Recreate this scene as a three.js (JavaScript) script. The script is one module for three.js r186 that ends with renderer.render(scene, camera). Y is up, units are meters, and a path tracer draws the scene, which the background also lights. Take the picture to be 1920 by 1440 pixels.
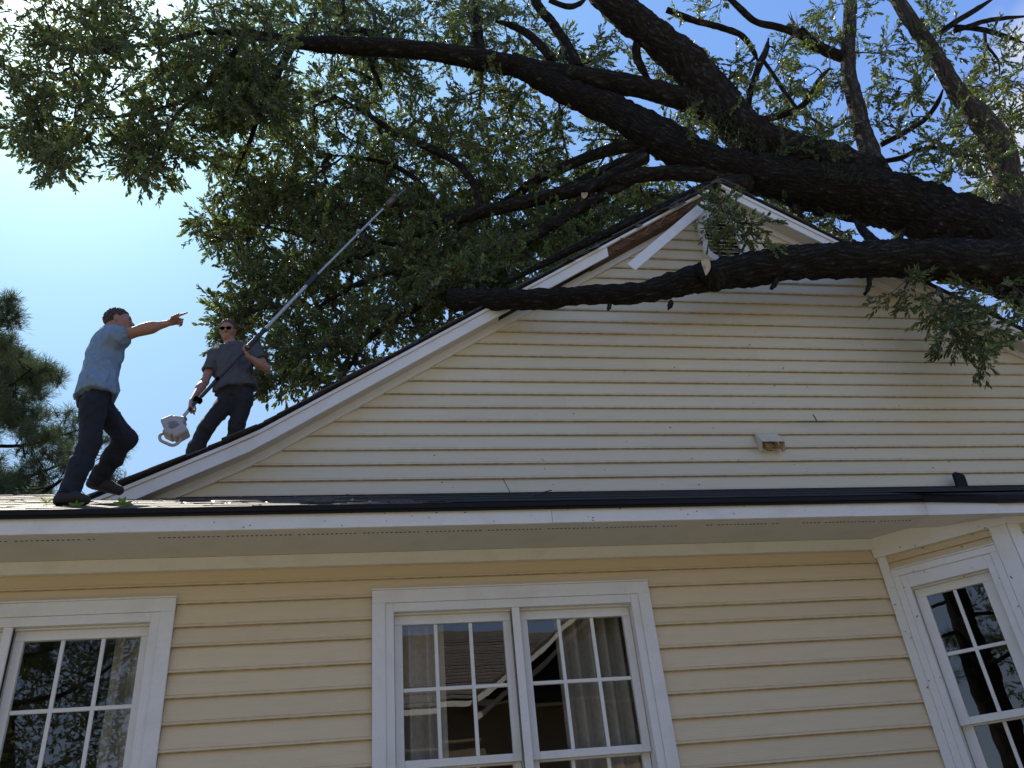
import * as THREE from 'three';
import { mergeGeometries, mergeVertices, toCreasedNormals } from 'three/addons/utils/BufferGeometryUtils.js';
import { RoundedBoxGeometry } from 'three/addons/geometries/RoundedBoxGeometry.js';
import { createNoise2D, createNoise3D } from 'simplex-noise';

// ------------------------------------------------------------------ camera, sky, sun, exposure
const EYE = 1.6;                                   // eye height over the yard
const scene = new THREE.Scene();
const FOCAL = 1562;                                // in pixels of the 1920 x 1440 photograph
const camera = new THREE.PerspectiveCamera(2 * Math.atan(720 / FOCAL) * 180 / Math.PI, 4 / 3, 0.05, 400);
const YAW = 0.2107, PITCH = 0.5454, ROLL = -0.10185;
const cFwd = new THREE.Vector3(Math.sin(YAW) * Math.cos(PITCH), Math.sin(PITCH), -Math.cos(YAW) * Math.cos(PITCH));
const cR0 = new THREE.Vector3(Math.cos(YAW), 0, Math.sin(YAW)), cU0 = new THREE.Vector3().crossVectors(cR0, cFwd);
const cRight = cR0.clone().multiplyScalar(Math.cos(ROLL)).addScaledVector(cU0, Math.sin(ROLL));
const cUp = cU0.clone().multiplyScalar(Math.cos(ROLL)).addScaledVector(cR0, -Math.sin(ROLL));
camera.position.set(0, EYE, 0);
camera.quaternion.setFromRotationMatrix(new THREE.Matrix4().makeBasis(cRight, cUp, cFwd.clone().negate()));
scene.add(camera);

const EXPOSURE = 1.38;
const SUN = new THREE.Vector3(-0.297, 0.782, -0.548).normalize();
{
  const W = 1024, H = 512, data = new Float32Array(W * H * 4);
  let s = 77; const rnd = () => (s = (s * 16807) % 2147483647) / 2147483647;
  const n3 = createNoise3D(rnd);
  const fbm = (x, y, z) => { let a = 0, w = 0.5, f = 1; for (let i = 0; i < 5; i++) { a += w * n3(x * f, y * f, z * f); w *= 0.5; f *= 2.1; } return a; };
  const PUFFS = [[0.70, 0.72, -0.45, 0.11], [0.70, 0.66, -0.52, 0.10], [0.55, 0.60, -0.70, 0.06], [-0.5, 0.5, 0.7, 0.3], [0.8, 0.4, 0.5, 0.35]].map(([x, y, z, w]) => [new THREE.Vector3(x, y, z).normalize(), w]);
  for (let j = 0; j < H; j++) for (let i = 0; i < W; i++) {
    const el = ((j + 0.5) / H - 0.5) * Math.PI, az = ((i + 0.5) / W - 0.5) * 2 * Math.PI;
    const d = new THREE.Vector3(Math.cos(el) * Math.cos(az), Math.sin(el), Math.cos(el) * Math.sin(az));
    const g = Math.acos(Math.min(1, Math.max(-1, d.dot(SUN)))) * 180 / Math.PI;
    const up = Math.max(0, d.y), h = Math.pow(1 - up, 2.2);
    const c = [0.135 + 0.46 * h, 0.295 + 0.46 * h, 0.83 + 0.06 * h];
    const a = Math.exp(-g / 17), b = Math.exp(-g / 5);
    c[0] += 0.74 * a + 1.6 * b; c[1] += 1.18 * a + 1.5 * b; c[2] += 0.75 * a + 1.3 * b;
    if (d.y > 0.05) {                              // a few small fair-weather clouds
      const k = 1 / (d.y + 0.12), q = fbm(d.x * k * 2.2 + 3.1, d.z * k * 2.2 - 1.7, 0.4) + 0.35 * fbm(d.x * k * 9, d.z * k * 9, 2.2);
      const near = Math.max(0, ...PUFFS.map(([p, w]) => 1 - Math.acos(Math.min(1, p.dot(d))) / w));
      const m = Math.min(1, Math.max(0, (q + 1.1 * near - 0.62) / 0.5)) * 0.85;
      for (let n = 0; n < 3; n++) c[n] += (([0.80, 0.84, 0.95][n]) - c[n]) * m * (c[n] < 0.95 ? 1 : 0.3);
    }
    if (d.y < 0) { c[0] = 0.16; c[1] = 0.17; c[2] = 0.14; }
    data.set([c[0] / EXPOSURE, c[1] / EXPOSURE, c[2] / EXPOSURE, 1], (j * W + i) * 4);
  }
  const sky = new THREE.DataTexture(data, W, H, THREE.RGBAFormat, THREE.FloatType);
  sky.mapping = THREE.EquirectangularReflectionMapping; sky.magFilter = THREE.LinearFilter; sky.needsUpdate = true;
  scene.background = sky; scene.environment = sky;
}
const sun = new THREE.DirectionalLight(new THREE.Color(1.0, 0.93, 0.80), 5);
sun.position.copy(SUN).multiplyScalar(40); sun.castShadow = true;
Object.assign(sun.shadow.camera, { left: -22, right: 22, top: 22, bottom: -22, near: 1, far: 90 });
sun.shadow.mapSize.set(4096, 4096); scene.add(sun); scene.add(sun.target);

// ------------------------------------------------------------------ helpers
let seed = 12345;
function R() { seed = (seed + 0x6D2B79F5) | 0; let t = Math.imul(seed ^ (seed >>> 15), 1 | seed); t = (t + Math.imul(t ^ (t >>> 7), 61 | t)) ^ t; return ((t ^ (t >>> 14)) >>> 0) / 4294967296; }
const rr = (a, b) => a + (b - a) * R(), pick = (a) => a[Math.floor(R() * a.length)];
const noise2 = createNoise2D(R), noise3 = createNoise3D(R);
const V = (x, y, z) => new THREE.Vector3(x, y, z);
// the point that the photograph's pixel (px, py) shows at the distance d (metres) before the eye, measured square to the facade
function at(px, py, d) {
  const q = cRight.clone().multiplyScalar((px - 960) / FOCAL).addScaledVector(cUp, (720 - py) / FOCAL).add(cFwd);
  return q.multiplyScalar(d / -q.z).add(V(0, EYE, 0));
}
const mpp = (p) => p.clone().sub(camera.position).dot(cFwd) / FOCAL;        // metres per photograph pixel at p
const counts = {};
function numbered(n) { const k = counts[n] = (counts[n] ?? -1) + 1; return k ? n + '_' + String(k).padStart(3, '0') : n; }
function tag(o, label, category, group, kind) { if (label) o.userData.label = label; if (category) o.userData.category = category; if (group) o.userData.group = group; if (kind) o.userData.kind = kind; return o; }
function thing(name, label, category, pos = [0, 0, 0], group) { const o = new THREE.Group(); o.name = numbered(name); o.position.set(...pos); scene.add(o); return tag(o, label, category, group); }
function part(name, geo, mat, parent, label) { const m = new THREE.Mesh(geo, mat); m.name = name; m.castShadow = m.receiveShadow = true; parent.add(m); if (label) m.userData.label = label; return m; }
function sub(name, parent) { const g = new THREE.Group(); g.name = name; parent.add(g); return g; }
function box(w, h, d, x, y, z, r = 0) { const g = r ? new RoundedBoxGeometry(w, h, d, 1, r) : new THREE.BoxGeometry(w, h, d); g.translate(x, y, z); return r ? g : g; }
function bx(x0, x1, y0, y1, z0, z1, r = 0.003) { return meterUV(box(x1 - x0, y1 - y0, z1 - z0, (x0 + x1) / 2, (y0 + y1) / 2, (z0 + z1) / 2, Math.min(r, (x1 - x0) / 3, (y1 - y0) / 3, Math.abs(z1 - z0) / 3))); }
function meterUV(g) {                                // uv in metres, projected along the widest-facing axis
  if (g.index) g = g.toNonIndexed();
  const p = g.attributes.position, n = g.attributes.normal, uv = new Float32Array(p.count * 2);
  for (let i = 0; i < p.count; i += 3) {
    const ax = Math.abs(n.getX(i) + n.getX(i + 1) + n.getX(i + 2)), ay = Math.abs(n.getY(i) + n.getY(i + 1) + n.getY(i + 2)), az = Math.abs(n.getZ(i) + n.getZ(i + 1) + n.getZ(i + 2));
    for (let k = i; k < i + 3; k++) {
      const x = p.getX(k), y = p.getY(k), z = p.getZ(k);
      uv.set(ax > ay && ax > az ? [z, y] : ay > az ? [x, z] : [x, y], k * 2);
    }
  }
  g.setAttribute('uv', new THREE.BufferAttribute(uv, 2)); return g;
}
function fromTris(tris) {                            // list of [a, b, c] Vector3 triangles, flat shaded
  const a = new Float32Array(tris.length * 9); let k = 0;
  for (const t of tris) for (const v of t) { a[k++] = v.x; a[k++] = v.y; a[k++] = v.z; }
  const g = new THREE.BufferGeometry(); g.setAttribute('position', new THREE.BufferAttribute(a, 3)); g.computeVertexNormals(); return meterUV(g);
}
const quad = (a, b, c, d) => [[a, b, c], [a, c, d]];
function prism(front, dz) {                          // polygon of [x, y] (counter-clockwise) pushed back by dz at z = 0
  const s = new THREE.Shape(front.map(([x, y]) => new THREE.Vector2(x, y)));
  const g = new THREE.ExtrudeGeometry(s, { depth: dz, bevelEnabled: false }); g.translate(0, 0, -dz); return meterUV(g);
}
function slab(corners, t) {                          // 4 top corners (counter-clockwise from above), thickness t straight down
  const b = corners.map((v) => v.clone().add(V(0, -t, 0))), q = [];
  q.push(...quad(...corners), ...quad(b[3], b[2], b[1], b[0]));
  for (let i = 0; i < 4; i++) { const j = (i + 1) % 4; q.push(...quad(corners[i], b[i], b[j], corners[j])); }
  return fromTris(q);
}
function tube(pts, rad, { sides = 10, step = 0.1, lump = 0, lumpSize = 0.3, capStart = true, capEnd = true, tension = 0.5 } = {}) {
  const curve = pts.length > 1 ? new THREE.CatmullRomCurve3(pts, false, 'centripetal', tension) : null;
  const L = curve.getLength(), n = Math.max(2, Math.ceil(L / step)), P = [], N = pts.length - 1;
  const pos = [], nor = [], uv = [], idx = [];
  let prevT = null, nx = null;
  for (let i = 0; i <= n; i++) {
    const t = i / n, p = curve.getPoint(t), tg = curve.getTangent(t);
    if (!nx) { nx = Math.abs(tg.y) < 0.9 ? V(0, 1, 0).cross(tg).normalize() : V(1, 0, 0).cross(tg).normalize(); }
    else { nx.sub(tg.clone().multiplyScalar(nx.dot(tg))).normalize(); }
    const by = tg.clone().cross(nx).normalize();
    const f = t * N, k = Math.min(N - 1, Math.floor(f)), s = f - k, r0 = rad[k] + (rad[k + 1] - rad[k]) * (s * s * (3 - 2 * s));
    for (let j = 0; j <= sides; j++) {
      const a = j / sides * Math.PI * 2, dir = nx.clone().multiplyScalar(Math.cos(a)).addScaledVector(by, Math.sin(a));
      let r = r0;
      if (lump) { const q = p.clone().addScaledVector(dir, r0); r *= 1 + lump * (noise3(q.x / lumpSize, q.y / lumpSize, q.z / lumpSize) + 0.5 * noise3(q.x / lumpSize * 2.7, q.y / lumpSize * 2.7, q.z / lumpSize * 2.7)); }
      const q = p.clone().addScaledVector(dir, r); pos.push(q.x, q.y, q.z); nor.push(dir.x, dir.y, dir.z); uv.push(j / sides * 2 * Math.PI * Math.max(rad[0], rad[N]), t * L);
    }
    P.push(p);
  }
  const row = sides + 1;
  for (let i = 0; i < n; i++) for (let j = 0; j < sides; j++) { const a = i * row + j, b = a + row; idx.push(a, a + 1, b, b, a + 1, b + 1); }
  for (const [on, i0, p] of [[capStart, 0, P[0]], [capEnd, n * row, P[n]]]) if (on) {
    const c = pos.length / 3; pos.push(p.x, p.y, p.z); const d = (i0 ? 1 : -1), tg = curve.getTangent(i0 ? 1 : 0).multiplyScalar(d); nor.push(tg.x, tg.y, tg.z); uv.push(0, 0);
    for (let j = 0; j < sides; j++) idx.push(...(i0 ? [i0 + j, i0 + j + 1, c] : [i0 + j + 1, i0 + j, c]));
  }
  const g = new THREE.BufferGeometry();
  g.setAttribute('position', new THREE.Float32BufferAttribute(pos, 3)); g.setAttribute('normal', new THREE.Float32BufferAttribute(nor, 3)); g.setAttribute('uv', new THREE.Float32BufferAttribute(uv, 2)); g.setIndex(idx);
  if (lump) g.computeVertexNormals();
  return g;
}
// ------------------------------------------------------------------ textures and materials
function tex(n, f, srgb = true, rep = [1, 1]) {      // f(u, v) -> [r, g, b] (linear 0..1) or a number; tiles
  const a = new Uint8Array(n * n * 4), enc = (x) => { x = Math.min(1, Math.max(0, x)); return Math.round(255 * (srgb ? (x <= 0.0031308 ? 12.92 * x : 1.055 * Math.pow(x, 1 / 2.4) - 0.055) : x)); };
  for (let j = 0; j < n; j++) for (let i = 0; i < n; i++) { const c = f(i / n, j / n), v = Array.isArray(c) ? c : [c, c, c]; a.set([enc(v[0]), enc(v[1]), enc(v[2]), 255], (j * n + i) * 4); }
  const t = new THREE.DataTexture(a, n, n); t.wrapS = t.wrapT = THREE.RepeatWrapping; t.magFilter = THREE.LinearFilter; t.minFilter = THREE.LinearMipmapLinearFilter; t.generateMipmaps = true;
  if (srgb) t.colorSpace = THREE.SRGBColorSpace; t.repeat.set(...rep); t.needsUpdate = true; return t;
}
const tile = (u, v, fx, fy = fx, o = 0) => {          // noise that repeats over the unit square
  const a = u * 2 * Math.PI, b = v * 2 * Math.PI;
  return noise3(Math.cos(a) * fx / 6.283 + o, Math.sin(a) * fx / 6.283 + Math.cos(b) * fy / 6.283, Math.sin(b) * fy / 6.283 - o);
};
const mix = (a, b, t) => a.map((x, i) => x + (b[i] - x) * t), cl = (x) => Math.min(1, Math.max(0, x));
const std = (o) => new THREE.MeshStandardMaterial(o), phy = (o) => new THREE.MeshPhysicalMaterial(o);
const rgb = (r, g, b) => new THREE.Color().setRGB(r, g, b);
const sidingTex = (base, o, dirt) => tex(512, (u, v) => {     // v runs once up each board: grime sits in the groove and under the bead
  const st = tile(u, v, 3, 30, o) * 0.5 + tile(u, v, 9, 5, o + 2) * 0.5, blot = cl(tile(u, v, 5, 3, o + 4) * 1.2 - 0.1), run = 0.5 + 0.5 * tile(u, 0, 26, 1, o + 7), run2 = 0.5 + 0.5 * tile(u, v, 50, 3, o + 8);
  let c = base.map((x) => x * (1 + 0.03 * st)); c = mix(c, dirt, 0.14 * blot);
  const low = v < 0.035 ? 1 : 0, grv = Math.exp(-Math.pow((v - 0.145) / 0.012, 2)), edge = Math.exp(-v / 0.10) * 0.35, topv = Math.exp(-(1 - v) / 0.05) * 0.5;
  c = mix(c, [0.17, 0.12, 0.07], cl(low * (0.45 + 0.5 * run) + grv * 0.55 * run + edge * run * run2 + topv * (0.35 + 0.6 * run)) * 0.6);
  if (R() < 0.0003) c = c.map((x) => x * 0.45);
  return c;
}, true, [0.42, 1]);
const lapGrain = tex(256, (u, v) => 0.5 + 0.25 * tile(u, v, 4, 50, 1) + 0.2 * tile(u, v, 12, 90, 5), false, [0.6, 0.6]);
const boardGrain = tex(256, (u, v) => 0.5 + 0.25 * tile(u, v, 4, 20, 1) + 0.2 * tile(u, v, 12, 30, 5), false, [0.6, 1]);
const whiteTex = tex(512, (u, v) => { const b = cl(tile(u, v, 6, 6, 9) * 0.9); let c = mix([0.75, 0.72, 0.685], [0.58, 0.55, 0.49], 0.35 * b + 0.08 * (0.5 + tile(u, v, 40, 40, 3))); if (R() < 0.0005) c = [0.25, 0.22, 0.18]; return c; }, true, [0.6, 0.6]);
const shingleTex = tex(512, (u, v) => { const g = R(); const t = tile(u, v, 7, 7, 12) * 0.5 + 0.5; return mix([0.045, 0.038, 0.035], [0.17, 0.14, 0.12], cl(g * 0.75 * t + 0.12 * t)); }, true, [2.2, 2.2]);
const barkH = (u, v) => { const w = 0.18 * tile(u, v, 5, 4, 30), f = Math.abs(tile(u + w, v, 22, 5, 20)), f2 = Math.abs(tile(u + w, v, 40, 11, 25)); return cl(0.15 + 1.3 * Math.pow(f, 0.7) * 0.6 + 0.45 * f2); };
const barkMap = tex(512, (u, v) => { const h = barkH(u, v), l = cl(tile(u, v, 7, 5, 41) * 1.5 - 0.15); let c = mix([0.010, 0.008, 0.007], [0.045, 0.036, 0.030], h); return mix(c, [0.11, 0.108, 0.095], 0.5 * l * h); }, true, [1.6, 1.1]);
const barkBump = tex(512, (u, v) => barkH(u, v), false, [1.6, 1.1]);
const clothTex = (base) => tex(256, (u, v) => { const t = 0.5 + 0.5 * tile(u, v, 6, 6, 51), w = 0.5 + 0.5 * Math.sin(u * 2 * Math.PI * 64) * Math.sin(v * 2 * Math.PI * 64); return base.map((x) => x * (0.82 + 0.2 * t + 0.12 * w + 0.08 * (R() - 0.5))); }, true, [3, 3]);
const woodTex = tex(256, (u, v) => { const g = 0.5 + 0.5 * tile(u, v, 3, 40, 61); return mix([0.05, 0.024, 0.014], [0.16, 0.085, 0.05], g); }, true, [1.2, 1.2]);
const grassTex = tex(512, (u, v) => { const t = 0.5 + 0.5 * tile(u, v, 14, 14, 71); return mix([0.20, 0.18, 0.10], [0.40, 0.34, 0.21], cl(t * 0.7 + 0.4 * R())); }, true, [0.5, 0.5]);
const M = {
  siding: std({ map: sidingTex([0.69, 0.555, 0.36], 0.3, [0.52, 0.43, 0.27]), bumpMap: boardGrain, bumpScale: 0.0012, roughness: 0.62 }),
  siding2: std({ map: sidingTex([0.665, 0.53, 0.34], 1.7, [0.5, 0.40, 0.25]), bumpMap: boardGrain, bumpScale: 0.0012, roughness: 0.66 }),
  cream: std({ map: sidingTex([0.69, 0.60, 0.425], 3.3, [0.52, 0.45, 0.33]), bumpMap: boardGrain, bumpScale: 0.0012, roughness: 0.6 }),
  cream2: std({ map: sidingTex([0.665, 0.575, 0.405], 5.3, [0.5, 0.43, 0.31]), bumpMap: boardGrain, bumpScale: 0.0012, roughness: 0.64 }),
  white: std({ map: whiteTex, bumpMap: lapGrain, bumpScale: 0.0006, roughness: 0.5 }),
  soffit: std({ map: whiteTex, color: rgb(0.86, 0.84, 0.80), roughness: 0.7 }),
  shingle: std({ map: shingleTex, roughness: 0.6, bumpMap: tex(256, () => R(), false, [6, 6]), bumpScale: 0.002 }),
  felt: phy({ color: rgb(0.011, 0.011, 0.012), roughness: 0.8, specularIntensity: 0.5 }),
  lowShingle: std({ map: shingleTex, color: rgb(0.8, 0.68, 0.6), roughness: 0.7, bumpMap: tex(256, () => R(), false, [6, 6]), bumpScale: 0.0008 }),
  dark: std({ color: rgb(0.012, 0.011, 0.011), roughness: 0.9 }),
  wood: std({ map: woodTex, roughness: 0.85 }),
  bark: phy({ map: barkMap, bumpMap: barkBump, bumpScale: 0.035, roughness: 1, specularIntensity: 0.25 }),
  paleBark: phy({ map: barkMap, color: rgb(2.3, 2.25, 2.2), bumpMap: barkBump, bumpScale: 0.02, roughness: 1, specularIntensity: 0.25 }),
  twig: std({ color: rgb(0.045, 0.036, 0.030), roughness: 0.95 }),
  cut: std({ map: tex(256, (u, v) => { const x = u - 0.5, y = v - 0.5, r = Math.hypot(x, y) * 2 + 0.03 * noise2(u * 5, v * 5), k = 0.5 + 0.5 * Math.sin(r * 70); return mix(mix([0.62, 0.49, 0.33], [0.50, 0.37, 0.23], k * 0.6), [0.30, 0.19, 0.11], cl(1 - r * 2.6)); }), roughness: 0.85 }),
  glass: phy({ color: rgb(0.93, 0.95, 0.94), transmission: 1, thickness: 0, roughness: 0.0, ior: 1.95 }),
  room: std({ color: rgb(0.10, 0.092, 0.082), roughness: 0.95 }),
  curtain: phy({ map: clothTex([0.46, 0.41, 0.34]), roughness: 0.95, transmission: 0.2, thickness: 0 }),
  leaf: phy({ color: 0xffffff, vertexColors: true, roughness: 0.97, transmission: 0.5, thickness: 0, ior: 1.3, clearcoat: 0.7, clearcoatRoughness: 0.3 }),
  needle: phy({ color: 0xffffff, vertexColors: true, roughness: 0.97, transmission: 0.3, thickness: 0 }),
  skin: std({ map: tex(128, (u, v) => { const t = 0.5 + 0.5 * tile(u, v, 8, 8, 81); return mix([0.29, 0.145, 0.10], [0.35, 0.185, 0.13], t); }, true, [4, 4]), roughness: 0.55 }),
  grass: std({ map: grassTex, roughness: 1 }),
};
// ------------------------------------------------------------------ ground
{
  const g = new THREE.PlaneGeometry(360, 360); g.rotateX(-Math.PI / 2); g.attributes.uv.array.forEach((v, i, a) => { a[i] = v * 360; });
  tag(part('ground', g, M.grass, scene), 'dry grass yard around the house', null, null, 'structure');
}
// ------------------------------------------------------------------ the house. Heights below are over the eye; Y() lifts them over the ground.
const Y = (y) => y + EYE;
const WALL = -5.8, GABLE = -7.308, RAKE = -7.105, EAVE = -5.295, RIDGE_X = 4.47, SLOPE = 0.66, FLARE = 0.5, KINK = 5.45;
const lowRoof = (z) => Y(2.31 + 0.483 * (-z - 5.28));                                    // top of the low roof
const gableLine = (x, top) => { const u = Math.abs(x - RIDGE_X); return Y(u < KINK ? top - SLOPE * u : top - SLOPE * KINK - FLARE * (u - KINK)); };   // a line parallel to the rake
const house = thing('house', 'yellow lap sided house with white trim and a gable rake broken by the fallen tree', 'house');
// one lap board: bottom edge y, exposure h, from xl(y) to xr(y); its butt is a rounded bead with a fine groove above it
const lapProfile = (h) => [[0, 0], [0, 0.017], [0.0025, 0.0245], [0.007, 0.0278], [0.013, 0.0268], [0.018, 0.0225], [0.0195, 0.0185], [0.0225, 0.0182], [0.0245, 0.0208], [h + 0.012, 0.002], [h + 0.012, 0]];
function lapBoard(y, h, xl, xr, z) {
  const pr = lapProfile(h), t = [], jig = (k) => 0.0025 * noise2(y * 9.1 + k, k * 3.3);
  const n = 1 + Math.ceil((xr(y) - xl(y)) / 0.9);
  const pt = (k, i) => { const [py, pz] = pr[k], yy = y + py, a = xl(yy), b = xr(yy), x = a + (b - a) * i / n; return V(x, Y(yy) + 0.0022 * noise2(x * 0.8, y * 7), z + pz + (pz > 0 ? 0.0018 * noise2(x * 1.1 + 7, y * 5) : 0)); };
  for (let i = 0; i < n; i++) for (let k = 0; k + 1 < pr.length; k++) t.push(...quad(pt(k, i + 1), pt(k + 1, i + 1), pt(k + 1, i), pt(k, i)));
  const g = fromTris(t), uv = g.attributes.uv, p = g.attributes.position, off = R() * 7;
  for (let i = 0; i < p.count; i++) uv.setXY(i, p.getX(i) + off, (p.getY(i) - Y(y)) / h * 0.99 + 0.004);
  return g;
}
// --- lower wall
const wall = sub('lower_wall', house);

{
  const ys = [1.966, 1.838, 1.680, 1.552, 1.386, 1.229, 1.069, 0.908];
  for (let y = 0.748; y > -1.2; y -= 0.16) ys.push(y);
  const bays = [[-9, -3.215], [-1.205, 0.093], [2.104, 4.056]];
  let top = 2.072;
  ys.forEach((y, k) => {
    const h = top - y; top = y;
    const segs = y > 1.8 ? [[-9, 4.056]] : y < -0.35 ? [[-9, 4.056]] : bays;
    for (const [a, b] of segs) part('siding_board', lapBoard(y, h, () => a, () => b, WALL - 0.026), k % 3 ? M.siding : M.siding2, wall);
  });
  part('backing', bx(-1.206, 0.094, Y(-1), Y(2.1), WALL - 0.1, WALL - 0.025, 0), M.siding2, wall);
  part('backing', bx(2.103, 4.05, Y(-1), Y(2.1), WALL - 0.1, WALL - 0.025, 0), M.siding2, wall);
  part('backing', bx(-9, -3.214, Y(-1), Y(2.1), WALL - 0.1, WALL - 0.025, 0), M.siding2, wall);
  part('backing', bx(-9, 4.05, Y(1.88), Y(2.1), WALL - 0.101, WALL - 0.026, 0), M.siding2, wall);
  part('frieze_board', bx(-9, 4.07, Y(2.068), Y(2.157), WALL - 0.02, WALL + 0.024), M.white, wall);
}
// --- windows, built in their own wall's axes: x along the wall, z out of it
function windowUnit(g, x0, x1, cols, top, bot) {     // one double-hung unit in the opening x0..x1
  const zs = -0.055, rail = 0.072, st = cols > 2 ? 0.06 : 0.078, gT = top - 0.075, gB = 0.776 + EYE, sash = [];
  const upper = [[x0 + 0.004, x1 - 0.004, gT, top - 0.012], [x0 + 0.004, x0 + st, gB - 0.05, gT], [x1 - st, x1 - 0.004, gB - 0.05, gT], [x0 + st, x1 - st, gB - 0.05, gB]];
  part('sash', mergeGeometries(upper.map(([a, b, c, d]) => bx(a, b, c, d, zs - 0.04, zs, 0.004))), M.white, g);
  const zl = zs - 0.045, lower = [[x0 + 0.004, x0 + st, bot, gB - 0.012], [x1 - st, x1 - 0.004, bot, gB - 0.012], [x0 + st, x1 - st, bot, bot + 0.09], [x0 + st, x1 - st, gB - 0.06, gB - 0.014]];
  part('sash', mergeGeometries(lower.map(([a, b, c, d]) => bx(a, b, c, d, zl - 0.04, zl, 0.004))), M.white, g);
  const mw = 0.026, lite = (x1 - x0 - 2 * st - (cols - 1) * mw) / cols;
  for (const [z, T, B] of [[zs, gT, gB], [zl, gB - 0.06, bot + 0.09]]) {
    const mid = (T + B) / 2;
    for (let c = 1; c < cols; c++) { const a = x0 + st + c * lite + (c - 1) * mw; part('muntin', bx(a, a + mw, B, T, z - 0.03, z - 0.012, 0.005), M.white, g); }
    part('muntin', bx(x0 + st, x1 - st, mid - mw / 2, mid + mw / 2, z - 0.031, z - 0.0105, 0.005), M.white, g);
    for (let c = 0; c < cols; c++) for (const [b, t] of [[B, mid - mw / 2], [mid + mw / 2, T]]) {
      const a = x0 + st + c * (lite + mw), q = new THREE.PlaneGeometry(lite + 0.006, t - b + 0.006, 4, 4), p = q.attributes.position, o = R() * 9;
      for (let i = 0; i < p.count; i++) p.setZ(i, 0.00012 * noise2(p.getX(i) * 6 + o, p.getY(i) * 6));    // old glass is not quite flat
      q.computeVertexNormals(); q.rotateY(rr(-0.003, 0.003)); q.rotateX(rr(-0.003, 0.003)); q.translate(a + lite / 2, (t + b) / 2, z - 0.022);
      part('pane', q, M.glass, g);
    }
  }
  // jamb: stops and stepped head
  part('jamb', mergeGeometries([bx(x0 - 0.03, x0, bot - 0.03, top + 0.03, -0.16, -0.012), bx(x1, x1 + 0.03, bot - 0.03, top + 0.03, -0.16, -0.012), bx(x0, x1, top, top + 0.03, -0.16, -0.013), bx(x0, x1, top - 0.012, top, -0.16, -0.03), bx(x0, x1, bot - 0.03, bot, -0.16, -0.013)]), M.white, g);
}
function windowGroup(parent, pos, turn, x0, x1, units, cols, w1, w2) {
  const g = sub('window', parent); g.position.set(...pos); g.rotation.y = turn;
  const T = Y(1.876), bot = Y(-0.15), a = x0 + w1, b = x1 - w1, t2 = T - w1, c = x0 + w2, d = x1 - w2, t3 = Y(1.724);
  part('casing', bx(x0, a, bot - 0.05, T - w1, 0, 0.024), M.white, g); part('casing', bx(b, x1, bot - 0.05, T - w1, 0, 0.024), M.white, g); part('casing', bx(x0, x1, T - w1, T, 0, 0.0245), M.white, g);
  part('inner_casing', bx(a, c, bot - 0.05, t2, -0.02, 0.014), M.white, g); part('inner_casing', bx(d, b, bot - 0.05, t2, -0.02, 0.014), M.white, g); part('inner_casing', bx(c, d, t3, t2, -0.02, 0.0135), M.white, g);
  part('drip_cap', bx(x0 - 0.004, x1 + 0.004, T, T + 0.012, -0.01, 0.034), M.white, g);
  part('sill', bx(x0 - 0.03, x1 + 0.03, bot - 0.09, bot - 0.05, -0.05, 0.06), M.white, g);
  const wU = (d - c - (units - 1) * 0.055) / units;
  for (let k = 0; k < units; k++) windowUnit(g, c + k * (wU + 0.055), c + k * (wU + 0.055) + wU, cols, t3, bot);
  for (let k = 1; k < units; k++) part('mullion', bx(c + k * wU + (k - 1) * 0.055, c + k * (wU + 0.055), bot, t3 + 0.001, -0.05, 0.006), M.white, g);
  return g;
}
windowGroup(house, [0, 0, WALL], 0, 0.091, 2.106, 2, 3, 0.09, 0.148);
windowGroup(house, [0, 0, WALL], 0, -3.218, -1.203, 2, 3, 0.09, 0.148);
// --- the bay at the right: a 45 degree face, then a front face
const BX = 4.06;
windowGroup(house, [BX, 0, WALL], -Math.PI / 4, 0.055, 0.812, 1, 2, 0.052, 0.1);
{
  const b = sub('bay_wall', house); b.position.set(BX, 0, WALL); b.rotation.y = -Math.PI / 4;
  part('corner_board', bx(-0.012, 0.054, Y(-1), Y(2.0), -0.03, 0.020), M.white, b);
  part('corner_board', bx(0.813, 0.93, Y(-1), Y(2.0), -0.03, 0.026), M.white, b);
  part('frieze_board', bx(-0.03, 0.95, Y(2.0), Y(2.16), -0.03, 0.030), M.white, b);
  part('siding_board', lapBoard(1.944, 0.06, () => 0.05, () => 0.815, -0.02), M.siding, b); part('siding_board', lapBoard(1.872, 0.072, () => 0.05, () => 0.815, -0.02), M.siding2, b);
  part('wall_core', bx(0.0, 0.93, Y(1.75), Y(2.15), -0.1, -0.03, 0), M.siding2, b); part('wall_core', bx(0.0, 0.12, Y(-1), Y(1.75), -0.1, -0.03, 0), M.siding2, b); part('wall_core', bx(0.76, 0.93, Y(-1), Y(1.75), -0.1, -0.03, 0), M.siding2, b); part('wall_core', bx(0.12, 0.76, Y(-1), Y(-0.2), -0.1, -0.03, 0), M.siding2, b);
  const fx = BX + 0.93 * Math.SQRT1_2, fz = WALL + 0.93 * Math.SQRT1_2;
  part('corner_board', bx(fx - 0.01, fx + 0.09, Y(-1), Y(2.0), fz - 0.05, fz + 0.024), M.white, house);
  part('frieze_board', bx(fx - 0.012, 9, Y(2.0), Y(2.1), fz - 0.05, fz + 0.03), M.white, house);
  let top = 2.0; for (let y = 1.94; y > -1.1; y -= 0.16) { part('siding_board', lapBoard(y, top - y, () => fx + 0.085, () => 9, fz - 0.02), M.siding, house); top = y; }
  part('wall_core', bx(fx, 9, Y(-1), Y(2.05), fz - 0.1, fz - 0.03, 0), M.siding2, house);
}
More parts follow.
